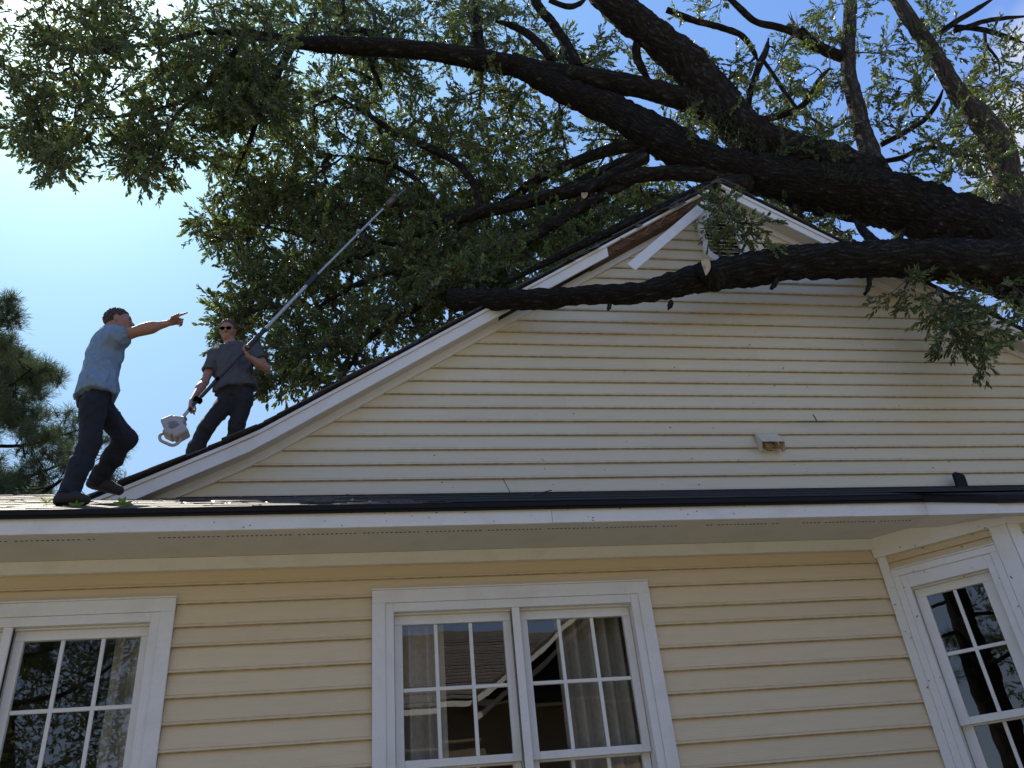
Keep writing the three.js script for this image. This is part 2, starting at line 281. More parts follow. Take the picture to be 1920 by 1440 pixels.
// --- rooms behind the windows, and curtains
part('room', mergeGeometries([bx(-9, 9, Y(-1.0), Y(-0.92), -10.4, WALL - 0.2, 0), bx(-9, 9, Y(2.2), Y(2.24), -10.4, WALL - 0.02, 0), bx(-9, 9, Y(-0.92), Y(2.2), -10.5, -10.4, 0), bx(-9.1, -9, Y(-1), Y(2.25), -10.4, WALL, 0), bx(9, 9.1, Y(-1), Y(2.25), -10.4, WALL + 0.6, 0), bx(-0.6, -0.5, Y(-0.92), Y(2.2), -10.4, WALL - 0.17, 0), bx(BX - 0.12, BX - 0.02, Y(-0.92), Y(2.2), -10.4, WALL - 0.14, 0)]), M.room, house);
part('foundation', bx(-9, 9, 0, Y(-0.98), -10, WALL - 0.03), std({ color: rgb(0.25, 0.12, 0.08), roughness: 0.9 }), house);
function curtain(x0, x1, label, flip) {
  const n = 60, t = [], f = (i) => { const u = i / n; return V(x0 + (x1 - x0) * u, 0, WALL - 0.24 + 0.035 * Math.sin(u * (x1 - x0) * 55 + x0 * 9) + 0.012 * Math.sin(u * 31)); };
  for (let i = 0; i < n; i++) { const a = f(i), b = f(i + 1), h = Y(1.95), l = Y(-0.5); t.push(...quad(V(a.x, l, a.z), V(b.x, l, b.z), V(b.x, h, b.z), V(a.x, h, a.z))); }
  let g = fromTris(t); g = toCreasedNormals(g, 1.2);
  return tag(part(numbered('curtain'), g, M.curtain, scene), label, 'curtain');
}
curtain(0.26, 0.60, 'pale curtain drawn to the left edge behind the middle window');
curtain(1.42, 1.97, 'pale pleated curtain hanging behind the right sash of the middle window');
curtain(-1.62, -1.33, 'pale curtain hanging at the right edge behind the left window');
// --- eave: soffit, fascia, vent slots
{
  const e = sub('eave', house);
  const E1 = [4.22, EAVE], E2 = [4.56, -4.97];
  const sf = (a, b, c, d) => [V(a[0], a[2], a[1]), V(b[0], b[2], b[1]), V(c[0], c[2], c[1]), V(d[0], d[2], d[1])];
  const s0 = Y(2.158), s1 = Y(2.03);
  part('soffit', bx(-9, 4.22, s0, s0 + 0.012, WALL - 0.02, EAVE - 0.01, 0), M.soffit, e);
  part('soffit', slab(sf([4.22, WALL - 0.02, s0 + 0.01], [4.22, EAVE - 0.01, s0 + 0.01], [4.56, -4.99, s1 + 0.01], [5.2, WALL - 0.02, s0 + 0.01]), 0.012), M.soffit, e);
  part('soffit', slab(sf([5.0, WALL - 0.02, s0 + 0.02], [4.55, -4.99, s1 + 0.015], [9, -4.99, s1 + 0.015], [9, WALL - 0.02, s0 + 0.02]), 0.012), M.soffit, e);
  const slots = [];
  for (let x = -4; x < 4.15; x += 0.0305) { if (noise2(x * 1.7, 5) > 0.62 || (Math.floor(x / 0.43) * 0.43 + 0.40 < x)) continue; slots.push(bx(x, x + rr(0.012, 0.017), s0 - 0.0012, s0 + 0.004, -5.418, -5.405, 0)); }
  const vs = part('soffit_vent', mergeGeometries(slots), M.dark, e, 'row of small dark vent slots in the soffit'); vs.userData.kind = 'stuff';
  part('soffit_joint', bx(-9, 4.22, s0 - 0.002, s0 + 0.002, -5.345, -5.341, 0), M.soffit, e);
  // fascia: two long boards, the short patch over the bay's corner, then on along the bay
  part('fascia_board', bx(-9, 1.32, s0 - 0.004, Y(2.262), EAVE - 0.022, EAVE), M.white, e);
  part('fascia_board', bx(1.322, 3.62, s0 - 0.002, Y(2.262), EAVE - 0.022, EAVE + 0.0005), M.white, e);
  const L = 0.48, g = bx(0, L, -0.062, 0.055, -0.012, 0.012); 
  const strip = (a, b, ya, yb, h0, h1) => { const A = V(a[0], 0, a[1]), B = V(b[0], 0, b[1]), n = V(-(b[1] - a[1]), 0, b[0] - a[0]).normalize().multiplyScalar(0.014); return slab4(A, B, n, ya + h0, ya + h1, yb + h0, yb + h1); };
  part('fascia_board', strip([3.62, EAVE], [4.24, EAVE], s0, s0, -0.003, 0.106), M.white, e);
  part('fascia_board', strip([4.235, EAVE + 0.004], [4.56, -4.97], s0, s1, -0.008, 0.100), M.white, e, 'short bright patch of white fascia over the corner of the bay');
  part('fascia_board', strip([4.562, -4.972], [9, -4.972], s1, s1, -0.006, 0.098), M.white, e);
  part('drip_edge', bx(-9, 4.22, Y(2.262), Y(2.270), EAVE - 0.02, EAVE + 0.012, 0.002), M.white, e);
}
function slab4(A, B, n, a0, a1, b0, b1) {
  const f = [V(A.x, a0, A.z), V(B.x, b0, B.z), V(B.x, b1, B.z), V(A.x, a1, A.z)], k = f.map((v) => v.clone().sub(n)), q = [...quad(f[0], f[1], f[2], f[3]), ...quad(k[3], k[2], k[1], k[0])];
  for (let i = 0; i < 4; i++) { const j = (i + 1) % 4; q.push(...quad(f[i], k[i], k[j], f[j])); }
  return fromTris(q);
}
// --- low roof, sloping up from the eave to the gable's foot
{
  const r = sub('low_roof', house), fz = -5.279;
  const P = (x, z, o = 0) => V(x, lowRoof(z) + o, z);
  part('roof_deck', mergeGeometries([slab([P(-9, fz, -0.03), P(4.22, fz, -0.03), P(4.22, -9.5, -0.03), P(-9, -9.5, -0.03)], 0.03), slab([P(4.22, fz, -0.03), P(4.56, -4.955, -0.03), P(9, -4.955, -0.03), P(9, -9.5, -0.03)], 0.03), slab([P(4.22, fz, -0.031), P(9, -9.5, -0.031), P(9, -9.6, -0.031), P(4.22, -9.5, -0.031)], 0.03)]), M.felt, r);
  const back = slab([V(-9, lowRoof(-9.5), -9.5), V(-2, lowRoof(-9.5), -9.5), V(-2, lowRoof(-9.5) - 2.2, -14), V(-9, lowRoof(-9.5) - 2.2, -14)], 0.05);
  part('back_slope', back, M.shingle, r);
  const tab = (x0, x1, z, up, lift) => slab([P(x0, z, up + lift), P(x1, z, up + lift * 0.7), P(x1, z - 0.2, 0.001), P(x0, z - 0.2, 0.001)], 0.0035);
  const field = [];
  for (let k = 0, z = fz + 0.012; z > -9.45; z -= 0.135, k++) {
    for (let x = -6.2 + rr(-0.2, 0); x < 0.5 + 0.4 * noise2(k * 0.7, 3); ) {
      const w = rr(0.16, 0.38), zz = z + rr(-0.012, 0.006) + (x > 4.22 ? Math.min(0.32, x - 4.22) : 0);
      if (!(z < GABLE + 0.15 && x > -1.6)) {
        const g = tab(x, x + w - 0.003, zz, rr(0.0028, 0.0048), Math.max(0, rr(-0.012, 0.006)));
        if (k < 2 && x > -3.2 && x < 5.4) part('shingle', g, M.lowShingle, r); else field.push(g);
      }
      x += w;
    }
  }
  const f = part('shingle_field', mergeGeometries(field), M.lowShingle, r); f.userData.kind = 'stuff';
  part('roof_edge', mergeGeometries([bx(-9, 4.23, Y(2.271), Y(2.306), fz - 0.03, fz + 0.012), slab4(V(4.23, 0, fz + 0.012), V(4.56, 0, -4.952), V(-0.02, 0, 0.02), Y(2.268), Y(2.306), Y(2.12), Y(2.156)), slab4(V(4.56, 0, -4.952), V(9, 0, -4.952), V(0, 0, 0.03), Y(2.12), Y(2.156), Y(2.12), Y(2.156))]), M.felt, r);
  for (let k = 0, z = fz + 0.004; z > GABLE - 0.05; z -= 0.52, k++) part('black_membrane', k ? slab([P(-0.2 + 0.6 * (k % 2), z, 0.008), P(9, z, 0.008), P(9, z - 0.6, 0.003), P(-0.2 + 0.6 * (k % 2), z - 0.6, 0.003)], 0.004) : slab([P(0.6, z, 0.009), P(4.22, z, 0.009), P(4.26, z - 0.6, 0.003), P(0.6, z - 0.6, 0.003)], 0.004), M.felt, r);
  part('black_membrane', slab([P(4.2, fz + 0.01, 0.011), P(4.56, -4.95, 0.011), P(9, -4.95, 0.011), P(9, -5.6, 0.0105), P(4.2, -5.6, 0.0105)].slice(0, 4), 0.004), M.felt, r);
  // flashing strip along the foot of the gable
  part('flashing', slab([P(-1.6, GABLE + 0.14, 0.012), P(9, GABLE + 0.14, 0.012), P(9, GABLE + 0.01, 0.004), P(-1.6, GABLE + 0.01, 0.012)], 0.02), M.felt, r);
}
// --- gable wall
{
  const g = sub('gable_wall', house);
  const top = 7.26, lx = (y) => { const u = (top - y) / SLOPE; return RIDGE_X - (u < KINK ? u : KINK + (top - SLOPE * KINK - y) / FLARE); }, rx = (y) => 2 * RIDGE_X - lx(y);
  const poly = [[lx(2.6), Y(2.6)], [rx(2.6), Y(2.6)], [rx(top - SLOPE * KINK), Y(top - SLOPE * KINK)], [RIDGE_X, Y(top)], [lx(top - SLOPE * KINK), Y(top - SLOPE * KINK)]];
  const core = prism(poly, 0.06); core.translate(0, 0, GABLE - 0.03); part('wall_core', core, M.cream2, g);
  for (let k = 0; ; k++) {
    const y = 3.286 + 0.16 * k; if (y > 7.1) break;
    const cuts = []; for (let x = -1 + rr(0, 3.5); x < 9; x += 3.66) if (x > lx(y) + 0.35 && x < rx(y) - 0.35) cuts.push(x);
    const e = [lx, ...cuts.map((x) => () => x), (v) => Math.min(rx(v), 9.2)];
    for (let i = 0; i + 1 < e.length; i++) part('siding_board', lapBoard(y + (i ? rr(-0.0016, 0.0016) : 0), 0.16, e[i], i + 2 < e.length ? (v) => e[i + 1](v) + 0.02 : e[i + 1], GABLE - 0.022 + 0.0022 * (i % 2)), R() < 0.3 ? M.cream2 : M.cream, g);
  }
  // frieze boards under the rake
  const strip = (t0, t1, z0, z1, side, u0, u1) => {  // band between two lines parallel to the rake
    const t = [], n = 24; const X = (i) => RIDGE_X + side * (u0 + (u1 - u0) * i / n);
    for (let i = 0; i < n; i++) {
      const a = X(i), b = X(i + 1), f = [V(a, gableLine(a, t0), z1), V(b, gableLine(b, t0), z1), V(b, gableLine(b, t1), z1), V(a, gableLine(a, t1), z1)], k = f.map((v) => V(v.x, v.y, z0));
      const o = side > 0 ? (q) => q : (q) => q.map((w) => [w[0], w[2], w[1]]);
      t.push(...o(quad(...f)), ...o(quad(k[0], k[1], f[1], f[0])), ...o(quad(f[3], f[2], k[2], k[3])));
      if (i === 0) t.push(...o(quad(k[0], f[0], f[3], k[3]))); if (i === n - 1) t.push(...o(quad(f[1], k[1], k[2], f[2])));
    }
    return fromTris(t);
  };
  const UL = KINK + 1.3;
  part('frieze_board', strip(7.2, 7.305, GABLE - 0.01, GABLE + 0.026, -1, 0.002, UL), M.white, g); part('frieze_board', strip(7.2, 7.305, GABLE - 0.01, GABLE + 0.026, 1, 0.002, UL), M.white, g);
  const rake = sub('rake', house);
  part('soffit', strip(7.298, 7.312, GABLE - 0.02, RAKE - 0.018, -1, 3.0, UL), M.soffit, rake); part('soffit', strip(7.298, 7.312, GABLE - 0.02, RAKE - 0.018, 1, 0, UL), M.soffit, rake);
  // left fascia is whole up to the break, then only the bare rafter shows
  part('fascia_board', strip(7.262, 7.392, RAKE - 0.02, RAKE, -1, 1.66, UL), M.white, rake, 'white rake fascia, whole below the break');
  part('fascia_board', strip(7.262, 7.372, RAKE - 0.02, RAKE, 1, 0.06, UL), M.white, rake);
  part('drip_edge', strip(7.395, 7.432, RAKE - 0.02, RAKE + 0.018, -1, 0.18, UL), M.white, rake, 'narrow white drip edge along the left rake'); part('drip_edge', strip(7.375, 7.425, RAKE - 0.02, RAKE + 0.016, 1, 0.0, UL), M.white, rake);
  part('rafter', strip(7.30, 7.394, RAKE - 0.09, RAKE - 0.035, -1, 0.1, 1.9), M.wood, rake, 'bare brown rafter exposed behind the torn fascia');
  part('torn_soffit', strip(7.285, 7.292, GABLE + 0.01, RAKE - 0.05, -1, 0.5, 1.85), M.wood, rake, 'torn brown soffit edge');
  const torn = []; for (let i = 0; i < 7; i++) { const u = 0.6 + i * 0.14; torn.push(slab4(V(RIDGE_X - u - 0.3, 0, RAKE - 0.03), V(RIDGE_X - u, 0, RAKE - 0.03 - 0.004 * i), V(0, 0, 0.006), gableLine(RIDGE_X - u - 0.3, 7.31) - 0.01, gableLine(RIDGE_X - u - 0.3, 7.325), gableLine(RIDGE_X - u, 7.285) - 0.02 * R(), gableLine(RIDGE_X - u, 7.32))); }
  for (const g of torn) part('splinter', g, M.wood, rake);
  part('broken_fascia', (() => { const A = at(1328, 378, -RAKE - 0.06), B = at(1184, 500, -RAKE - 0.16), d = B.clone().sub(A), n = V(0.05, 0, 1).normalize(), w = d.clone().cross(n).normalize().multiplyScalar(0.058), q = (P, s, o) => P.clone().addScaledVector(w, s).addScaledVector(n, o); const f = [q(A, -1, 0), q(B, -1.04, 0), q(B, 1, 0), q(A, 1, 0)], k = [q(A, -1, -0.018), q(B, -1.04, -0.018), q(B, 1, -0.018), q(A, 1, -0.018)], t = [...quad(f[0], f[1], f[2], f[3]), ...quad(k[3], k[2], k[1], k[0])]; for (let i = 0; i < 4; i++) { const j = (i + 1) % 4; t.push(...quad(f[i], k[i], k[j], f[j])); } return fromTris(t); })(), M.white, rake, 'white length of fascia snapped off and hanging across the gable');
  // torn shingles hanging over the broken edge
  for (let i = 0; i < 11; i++) {
    const u = rr(0.35, 2.6), x = RIDGE_X - u, y = gableLine(x, 7.47), w = rr(0.08, 0.16), l = rr(0.07, 0.15), s = new THREE.BoxGeometry(w, 0.006, l); s.rotateX(rr(0.2, 1.1)); s.rotateY(rr(-0.5, 0.5)); s.rotateZ(0.58 + rr(-0.25, 0.25)); s.translate(x, y - rr(0.0, 0.02), RAKE + rr(0.02, 0.06));
    part('torn_shingle', meterUV(s), M.shingle, rake);
  }
  const chipMat = std({ map: woodTex, color: rgb(2.0, 1.9, 1.8), roughness: 0.9 }); for (let i = 0; i < 16; i++) { const u = rr(0.3, 1.75), x = RIDGE_X - u, s = new THREE.BoxGeometry(rr(0.05, 0.22), rr(0.004, 0.012), rr(0.006, 0.014)); s.rotateZ(0.58 + rr(-0.5, 0.35)); s.rotateY(rr(-0.5, 0.5)); s.translate(x, gableLine(x, 7.33) + rr(-0.06, 0.05), RAKE + rr(-0.03, 0.015)); part('splinter', meterUV(s), chipMat, rake); }
  // octagonal louvre near the peak
  const lv = sub('gable_vent', house), cx = 4.39, cy = Y(6.66), w = 0.28, h = 0.42;
  const oct = (a, b, c) => [[-a + c, -b], [a - c, -b], [a, -b + c], [a, b - c], [a - c, b], [-a + c, b], [-a, b - c], [-a, -b + c]];
  const sh = new THREE.Shape(oct(w, h, 0.16).map(([x, y]) => new THREE.Vector2(x, y))); sh.holes.push(new THREE.Path(oct(w - 0.075, h - 0.075, 0.13).map(([x, y]) => new THREE.Vector2(x, y)).reverse()));
  const fr = meterUV(new THREE.ExtrudeGeometry(sh, { depth: 0.045, bevelEnabled: true, bevelSize: 0.004, bevelThickness: 0.004, bevelSegments: 1 })); fr.translate(cx, cy, GABLE - 0.005); part('vent_frame', fr, M.white, lv);
  part('vent_back', bx(cx - w + 0.06, cx + w - 0.06, cy - h + 0.06, cy + h - 0.06, GABLE - 0.01, GABLE + 0.0035, 0), M.dark, lv);
  for (let y = -h + 0.10; y < h - 0.08; y += 0.058) { const sl = box(2 * w - 0.14, 0.006, 0.05, 0, 0, 0); sl.rotateX(0.75); sl.translate(cx, cy + y, GABLE + 0.024); part('slat', meterUV(sl), M.white, lv); }
  // --- main roof: rows of shingles over a deck, both slopes
  const mr = sub('main_roof', house), deep = 11;
  const deck = strip(7.43, 7.472, RAKE - deep, RAKE + 0.012, -1, 0, UL + 0.6), deck2 = strip(7.43, 7.472, RAKE - deep, RAKE + 0.012, 1, 0, UL + 0.6); part('roof_deck', mergeGeometries([deck, deck2]), M.felt, mr);
  for (const side of [-1, 1]) for (let u = UL + 0.5, k = 0; u > 0.02; u -= 0.118, k++) {
    const x0 = RIDGE_X + side * u, x1 = RIDGE_X + side * Math.max(0, u - 0.30), zf = RAKE + 0.03 + rr(-0.012, 0.012) + (R() < 0.14 ? 0.03 : 0), up = 0.014 + rr(0, 0.004) + (R() < 0.15 ? 0.008 : 0);
    const a = V(x0, gableLine(x0, 7.472) + up, zf), b = V(x1, gableLine(x1, 7.472) + 0.006, zf), a2 = a.clone().setZ(RAKE - deep), b2 = b.clone().setZ(RAKE - deep);
    part('shingle_course', side < 0 ? slab([a, b, b2, a2], 0.012) : slab([b, a, a2, b2], 0.012), M.shingle, mr);
  }
  part('ridge_cap', fromTris([...quad(V(RIDGE_X - 0.15, Y(7.415), RAKE + 0.045), V(RIDGE_X, Y(7.515), RAKE + 0.045), V(RIDGE_X, Y(7.505), RAKE - deep), V(RIDGE_X - 0.15, Y(7.41), RAKE - deep)), ...quad(V(RIDGE_X, Y(7.505), RAKE + 0.035), V(RIDGE_X + 0.15, Y(7.41), RAKE + 0.035), V(RIDGE_X + 0.15, Y(7.41), RAKE - deep), V(RIDGE_X, Y(7.505), RAKE - deep)), [V(RIDGE_X - 0.15, Y(7.41), RAKE + 0.035), V(RIDGE_X + 0.15, Y(7.41), RAKE + 0.035), V(RIDGE_X, Y(7.505), RAKE + 0.035)]]), M.shingle, mr);
  // dryer hood on the gable
  const hd = sub('vent_hood', house), hx = 4.262, hy = Y(3.945), hm = std({ map: whiteTex, color: rgb(0.86, 0.77, 0.58), roughness: 0.6 });
  const hw = 0.128, dp = 0.115, hh = 0.235, zf = GABLE + 0.004, c = (x, y, z) => V(hx + x, hy + y, zf + z);
  part('hood_shell', fromTris([...quad(c(-hw, 0, 0), c(-hw, -0.165, dp), c(hw, -0.165, dp), c(hw, 0, 0)), [c(-hw, 0, 0), c(-hw, -hh, 0), c(-hw, -0.155, dp)], [c(-hw, -hh, 0), c(-hw, -hh - 0.02, dp * 0.75), c(-hw, -0.155, dp)], [c(hw, 0, 0), c(hw, -0.155, dp), c(hw, -hh, 0)], [c(hw, -hh, 0), c(hw, -0.155, dp), c(hw, -hh - 0.02, dp * 0.75)], ...quad(c(-hw - 0.012, 0.012, 0.006), c(-hw - 0.012, -0.008, 0.008), c(hw + 0.012, -0.008, 0.008), c(hw + 0.012, 0.012, 0.006))]), hm, hd);
  hm.side = THREE.DoubleSide;
  const duct = new THREE.CylinderGeometry(0.06, 0.06, 0.03, 24, 1, true); duct.rotateX(Math.PI / 2); duct.translate(hx, hy - 0.165, zf + 0.018); const dm = std({ color: rgb(0.35, 0.28, 0.22), roughness: 0.6, side: THREE.DoubleSide }); part('duct', duct, dm, hd);
}
// --- short black upright strip at the right of the low roof
{
  const A = at(1804, 918, 7.18), B = at(1794, 889, 7.24), n = V(0, 0, 1), w = B.clone().sub(A).cross(n).normalize().multiplyScalar(0.047), t = 0.02, up = B.clone().sub(A).normalize();
  const s = new THREE.Shape(); s.moveTo(-0.047, -0.03); s.lineTo(0.047, -0.03); s.lineTo(0.047, 0.165); s.quadraticCurveTo(0.045, 0.2, 0.015, 0.2); s.lineTo(-0.02, 0.198); s.quadraticCurveTo(-0.047, 0.195, -0.047, 0.17); s.closePath();
  const g = new THREE.ExtrudeGeometry(s, { depth: 0.03, bevelEnabled: true, bevelSize: 0.004, bevelThickness: 0.004, bevelSegments: 2 }); g.scale(1.25, 1.08, 1); g.applyMatrix4(new THREE.Matrix4().makeBasis(w.clone().normalize(), up, w.clone().normalize().cross(up))); g.translate(A.x, A.y, A.z);
  part('black_strap', g, M.felt, house, 'short black strap standing up from the low roof');
}
// ------------------------------------------------------------------ the fallen oak
const P3 = (l, s = 1) => { const p = l.map(([x, y, d]) => at(x, y, d)); return [p, l.map((q, i) => q[3] * mpp(p[i]) * s)]; };
function leafGeo(len, w, curl, fold) {               // one leaf along +y from the origin
  const prof = [[0, 0.06], [0.2, 0.62], [0.45, 1], [0.72, 0.82], [1, 0]], L = [], C = [], Rr = [];
  for (const [t, k] of prof) { const z = -curl * t * t * len, y = t * len; C.push(V(0, y, z)); L.push(V(-k * w / 2, y, z + fold * k * w)); Rr.push(V(k * w / 2, y, z + fold * k * w)); }
  const q = []; for (let i = 0; i + 1 < prof.length; i++) { q.push([L[i], C[i], C[i + 1]]); if (i + 2 < prof.length) q.push([L[i], C[i + 1], L[i + 1]]); q.push([C[i], Rr[i], C[i + 1]]); if (i + 2 < prof.length) q.push([Rr[i], Rr[i + 1], C[i + 1]]); }
  return q;
}
function sprig(nLeaves, len, leafL, leafW) {         // a twig along +y with leaves crowding towards its tip; vertex colours
  const tris = [], cols = [], bend = rr(-0.25, 0.25), tw = (t) => V(bend * t * t * len * 0.6, t * len, 0.12 * len * Math.sin(t * 3 + bend * 9));
  for (let i = 0; i < 4; i++) for (let j = 0; j < 3; j++) {
    const r0 = 0.0035 * (1 - i / 5), r1 = 0.0035 * (1 - (i + 1) / 5), a = j * 2.094, b = a + 2.094, A = tw(i / 4), B = tw((i + 1) / 4), o = (P, r, g) => P.clone().add(V(Math.cos(g) * r, 0, Math.sin(g) * r));
    tris.push([o(A, r0, a), o(B, r1, a), o(B, r1, b)], [o(A, r0, a), o(B, r1, b), o(A, r0, b)]); cols.push([0.05, 0.04, 0.03], [0.05, 0.04, 0.03]);
  }
  for (let i = 0; i < nLeaves; i++) {
    const t = Math.pow((i + 0.6) / nLeaves, 0.62), p = tw(t), az = i * 2.4 + rr(-0.4, 0.4), tilt = rr(0.35, 1.25) * (1.15 - 0.55 * t);
    const m = new THREE.Matrix4().makeRotationFromEuler(new THREE.Euler(tilt, az, rr(-0.5, 0.5), 'YXZ')); m.setPosition(p);
    const s = rr(0.7, 1.15), v = rr(0.75, 1.25), yel = R() < 0.2 ? 1.6 : 1, col = [0.100 * v * yel, 0.140 * v * (yel > 1 ? 1.1 : 1), 0.030 * v];
    for (const tr of leafGeo(leafL * s, leafW * s * rr(0.85, 1.15), rr(-0.1, 0.35), rr(0.05, 0.3))) { tris.push(tr.map((q) => q.clone().applyMatrix4(m))); cols.push(col); }
  }
  const g = fromTris(tris), c = new Float32Array(tris.length * 9); cols.forEach((k, i) => { for (let n = 0; n < 3; n++) c.set(k, i * 9 + n * 3); });
  g.setAttribute('color', new THREE.BufferAttribute(c, 3)); return g;
}
const SPRIGS = []; for (let i = 0; i < 7; i++) SPRIGS.push(sprig(13 + Math.floor(R() * 9), rr(0.19, 0.32), rr(0.054, 0.070), rr(0.024, 0.031)));
function plantSprigs(list, parent, name, mat = M.leaf, geos = SPRIGS) {   // list of {p, dir, s, c}
  const by = geos.map(() => []); list.forEach((q, i) => by[i % geos.length].push(q));
  by.forEach((l, k) => {
    if (!l.length) return;
    const im = new THREE.InstancedMesh(geos[k], mat, l.length), qn = new THREE.Quaternion(), q2 = new THREE.Quaternion(), m = new THREE.Matrix4(), col = new THREE.Color();
    l.forEach((q, i) => { qn.setFromUnitVectors(V(0, 1, 0), q.dir.clone().normalize()); q2.setFromAxisAngle(V(0, 1, 0), R() * 6.283); m.compose(q.p, qn.multiply(q2), V(q.s, q.s, q.s)); im.setMatrixAt(i, m); const c = q.c ?? 1; im.setColorAt(i, col.setRGB(c * rr(0.9, 1.1), c * rr(0.94, 1.06), c * rr(0.85, 1.15))); });
    im.name = name; im.castShadow = im.receiveShadow = true; im.userData.kind = 'stuff'; parent.add(im);
  });
}
const oak = thing('fallen_oak', 'big fallen oak lying across the gable roof, leafy crown over the left slope', 'tree');
const nodes = [];                                    // where smaller branches may start: {p, dir, b}
const branches = [];
function limb(name, list, opt = {}) {
  const [p, r] = P3(list), g = tube(p, r, { sides: opt.sides ?? 16, step: opt.step ?? 0.06, lump: opt.lump ?? 0.09, lumpSize: opt.lumpSize ?? 0.28 });
  const m = part(name, g, opt.mat ?? M.bark, oak, opt.label);
  const c = new THREE.CatmullRomCurve3(p, false, 'centripetal'), n = Math.ceil(c.getLength() / 0.2);
  if (!opt.bare) for (let i = 0; i <= n; i++) nodes.push({ p: c.getPoint(i / n), dir: c.getTangent(i / n).multiplyScalar(opt.rev ? -1 : 1), b: -1 });
  return m;
}
limb('trunk', [[960, 118, 8.05, 20], [1020, 150, 8.0, 22], [1080, 180, 7.95, 25], [1150, 208, 7.85, 29], [1250, 265, 7.65, 36], [1330, 304, 7.5, 33], [1400, 322, 7.45, 36], [1500, 345, 7.4, 44], [1600, 362, 7.35, 50], [1700, 387, 7.25, 52], [1800, 430, 7.15, 62], [1900, 478, 7.05, 74], [2060, 570, 6.9, 92], [2300, 720, 6.6, 110]], { sides: 44, step: 0.03, lump: 0.095, lumpSize: 0.19, rev: true, label: 'massive dark leaning trunk' });
limb('limb', [[1105, -40, 7.1, 27], [1165, 20, 7.15, 30], [1222, 64, 7.2, 31], [1290, 122, 7.3, 35], [1340, 182, 7.4, 38], [1400, 250, 7.45, 40], [1470, 284, 7.45, 38], [1550, 304, 7.4, 38], [1640, 338, 7.35, 40]], { sides: 28, step: 0.04, rev: true });
limb('limb', [[548, 80, 7.9, 11], [600, 83, 7.9, 15], [640, 85, 7.92, 16], [700, 88, 7.95, 17], [800, 96, 8.0, 17], [900, 112, 8.05, 20], [1000, 130, 8.1, 19], [1100, 146, 7.85, 19], [1200, 164, 7.65, 20], [1290, 190, 7.5, 22], [1380, 238, 7.45, 26]], { sides: 22, step: 0.04, rev: true });
limb('limb', [[380, 60, 7.8, 5], [455, 62, 7.85, 8], [548, 78, 7.9, 10]], { rev: true });
const low = limb('limb', [[846, 562, 7.35, 21], [900, 562, 7.15, 22], [960, 562, 6.95, 19], [1030, 560, 6.85, 20], [1065, 556, 6.83, 18], [1110, 553, 6.8, 18], [1200, 549, 6.78, 20], [1270, 532, 6.76, 24], [1330, 517, 6.76, 28], [1420, 503, 6.76, 32], [1500, 491, 6.76, 32], [1600, 488, 6.78, 34], [1700, 484, 6.8, 35], [1800, 492, 6.85, 42], [1900, 505, 6.95, 56]], { sides: 32, step: 0.03, lump: 0.12, lumpSize: 0.17, rev: true, bare: true, label: 'lower limb crossing in front of the gable siding' });
limb('limb', [[560, 545, 9.0, 4], [620, 502, 8.8, 6], [700, 470, 8.6, 7], [780, 438, 8.4, 9], [850, 412, 8.2, 11], [900, 398, 8.1, 12], [960, 384, 8.0, 13], [1030, 368, 7.9, 13], [1100, 350, 7.8, 14], [1170, 335, 7.7, 15], [1220, 326, 7.65, 14], [1300, 326, 7.55, 15], [1400, 338, 7.45, 18]], { rev: true });
limb('limb', [[880, 420, 8.9, 6], [960, 372, 8.7, 9], [1010, 335, 8.5, 9], [1060, 312, 8.35, 10], [1110, 292, 8.2, 11], [1160, 277, 8.0, 12], [1240, 268, 7.7, 14]], { rev: true });
limb('limb', [[1010, 372, 8.6, 6], [1070, 348, 8.4, 8], [1140, 315, 8.1, 9], [1215, 283, 7.8, 11]], { rev: true });
const stub = limb('limb', [[1097, 362, 7.7, 8.5], [1120, 345, 7.68, 9], [1160, 320, 7.65, 10], [1210, 296, 7.65, 12]], { bare: true });
limb('limb', [[945, 533, 7.3, 4], [1040, 484, 7.28, 7], [1110, 450, 7.26, 8], [1200, 410, 7.25, 11], [1262, 384, 7.25, 13], [1330, 356, 7.3, 16], [1400, 342, 7.42, 17]], { rev: true, label: 'limb lying along the top of the left rake' });
limb('limb', [[655, 690, 8.3, 3], [690, 636, 8.25, 5], [740, 603, 8.2, 6], [795, 566, 8.1, 8], [850, 535, 8.05, 8], [905, 510, 8.0, 8], [950, 478, 7.95, 10], [1005, 440, 7.9, 11], [1065, 402, 7.85, 11], [1120, 372, 7.8, 10], [1180, 340, 7.75, 10]], { rev: true });
limb('limb', [[1650, 332, 7.35, 24], [1632, 290, 7.33, 19], [1610, 215, 7.3, 15.5], [1592, 140, 7.25, 14], [1590, 90, 7.2, 13], [1594, 30, 7.15, 12], [1597, -60, 7.1, 10]], { mat: M.paleBark });
limb('limb', [[1588, 108, 7.24, 12], [1556, 98, 7.2, 10.5], [1522, 80, 7.15, 10], [1497, 58, 7.1, 10.5]], { bare: true });
limb('limb', [[1500, 64, 7.15, 7], [1455, 50, 7.1, 6.5], [1415, 40, 7.05, 6], [1390, 18, 7.0, 6], [1360, -10, 6.95, 5]]);
limb('limb', [[1935, 470, 7.05, 34], [1905, 400, 6.95, 29], [1890, 335, 6.85, 25], [1872, 272, 6.75, 25], [1838, 222, 6.7, 23], [1800, 180, 6.65, 17], [1770, 130, 6.6, 14.5], [1740, 84, 6.55, 14], [1706, 36, 6.5, 13.5], [1676, -10, 6.45, 12], [1655, -40, 6.4, 11]], { mat: M.paleBark, label: 'grey lichened limb rising at the right' });
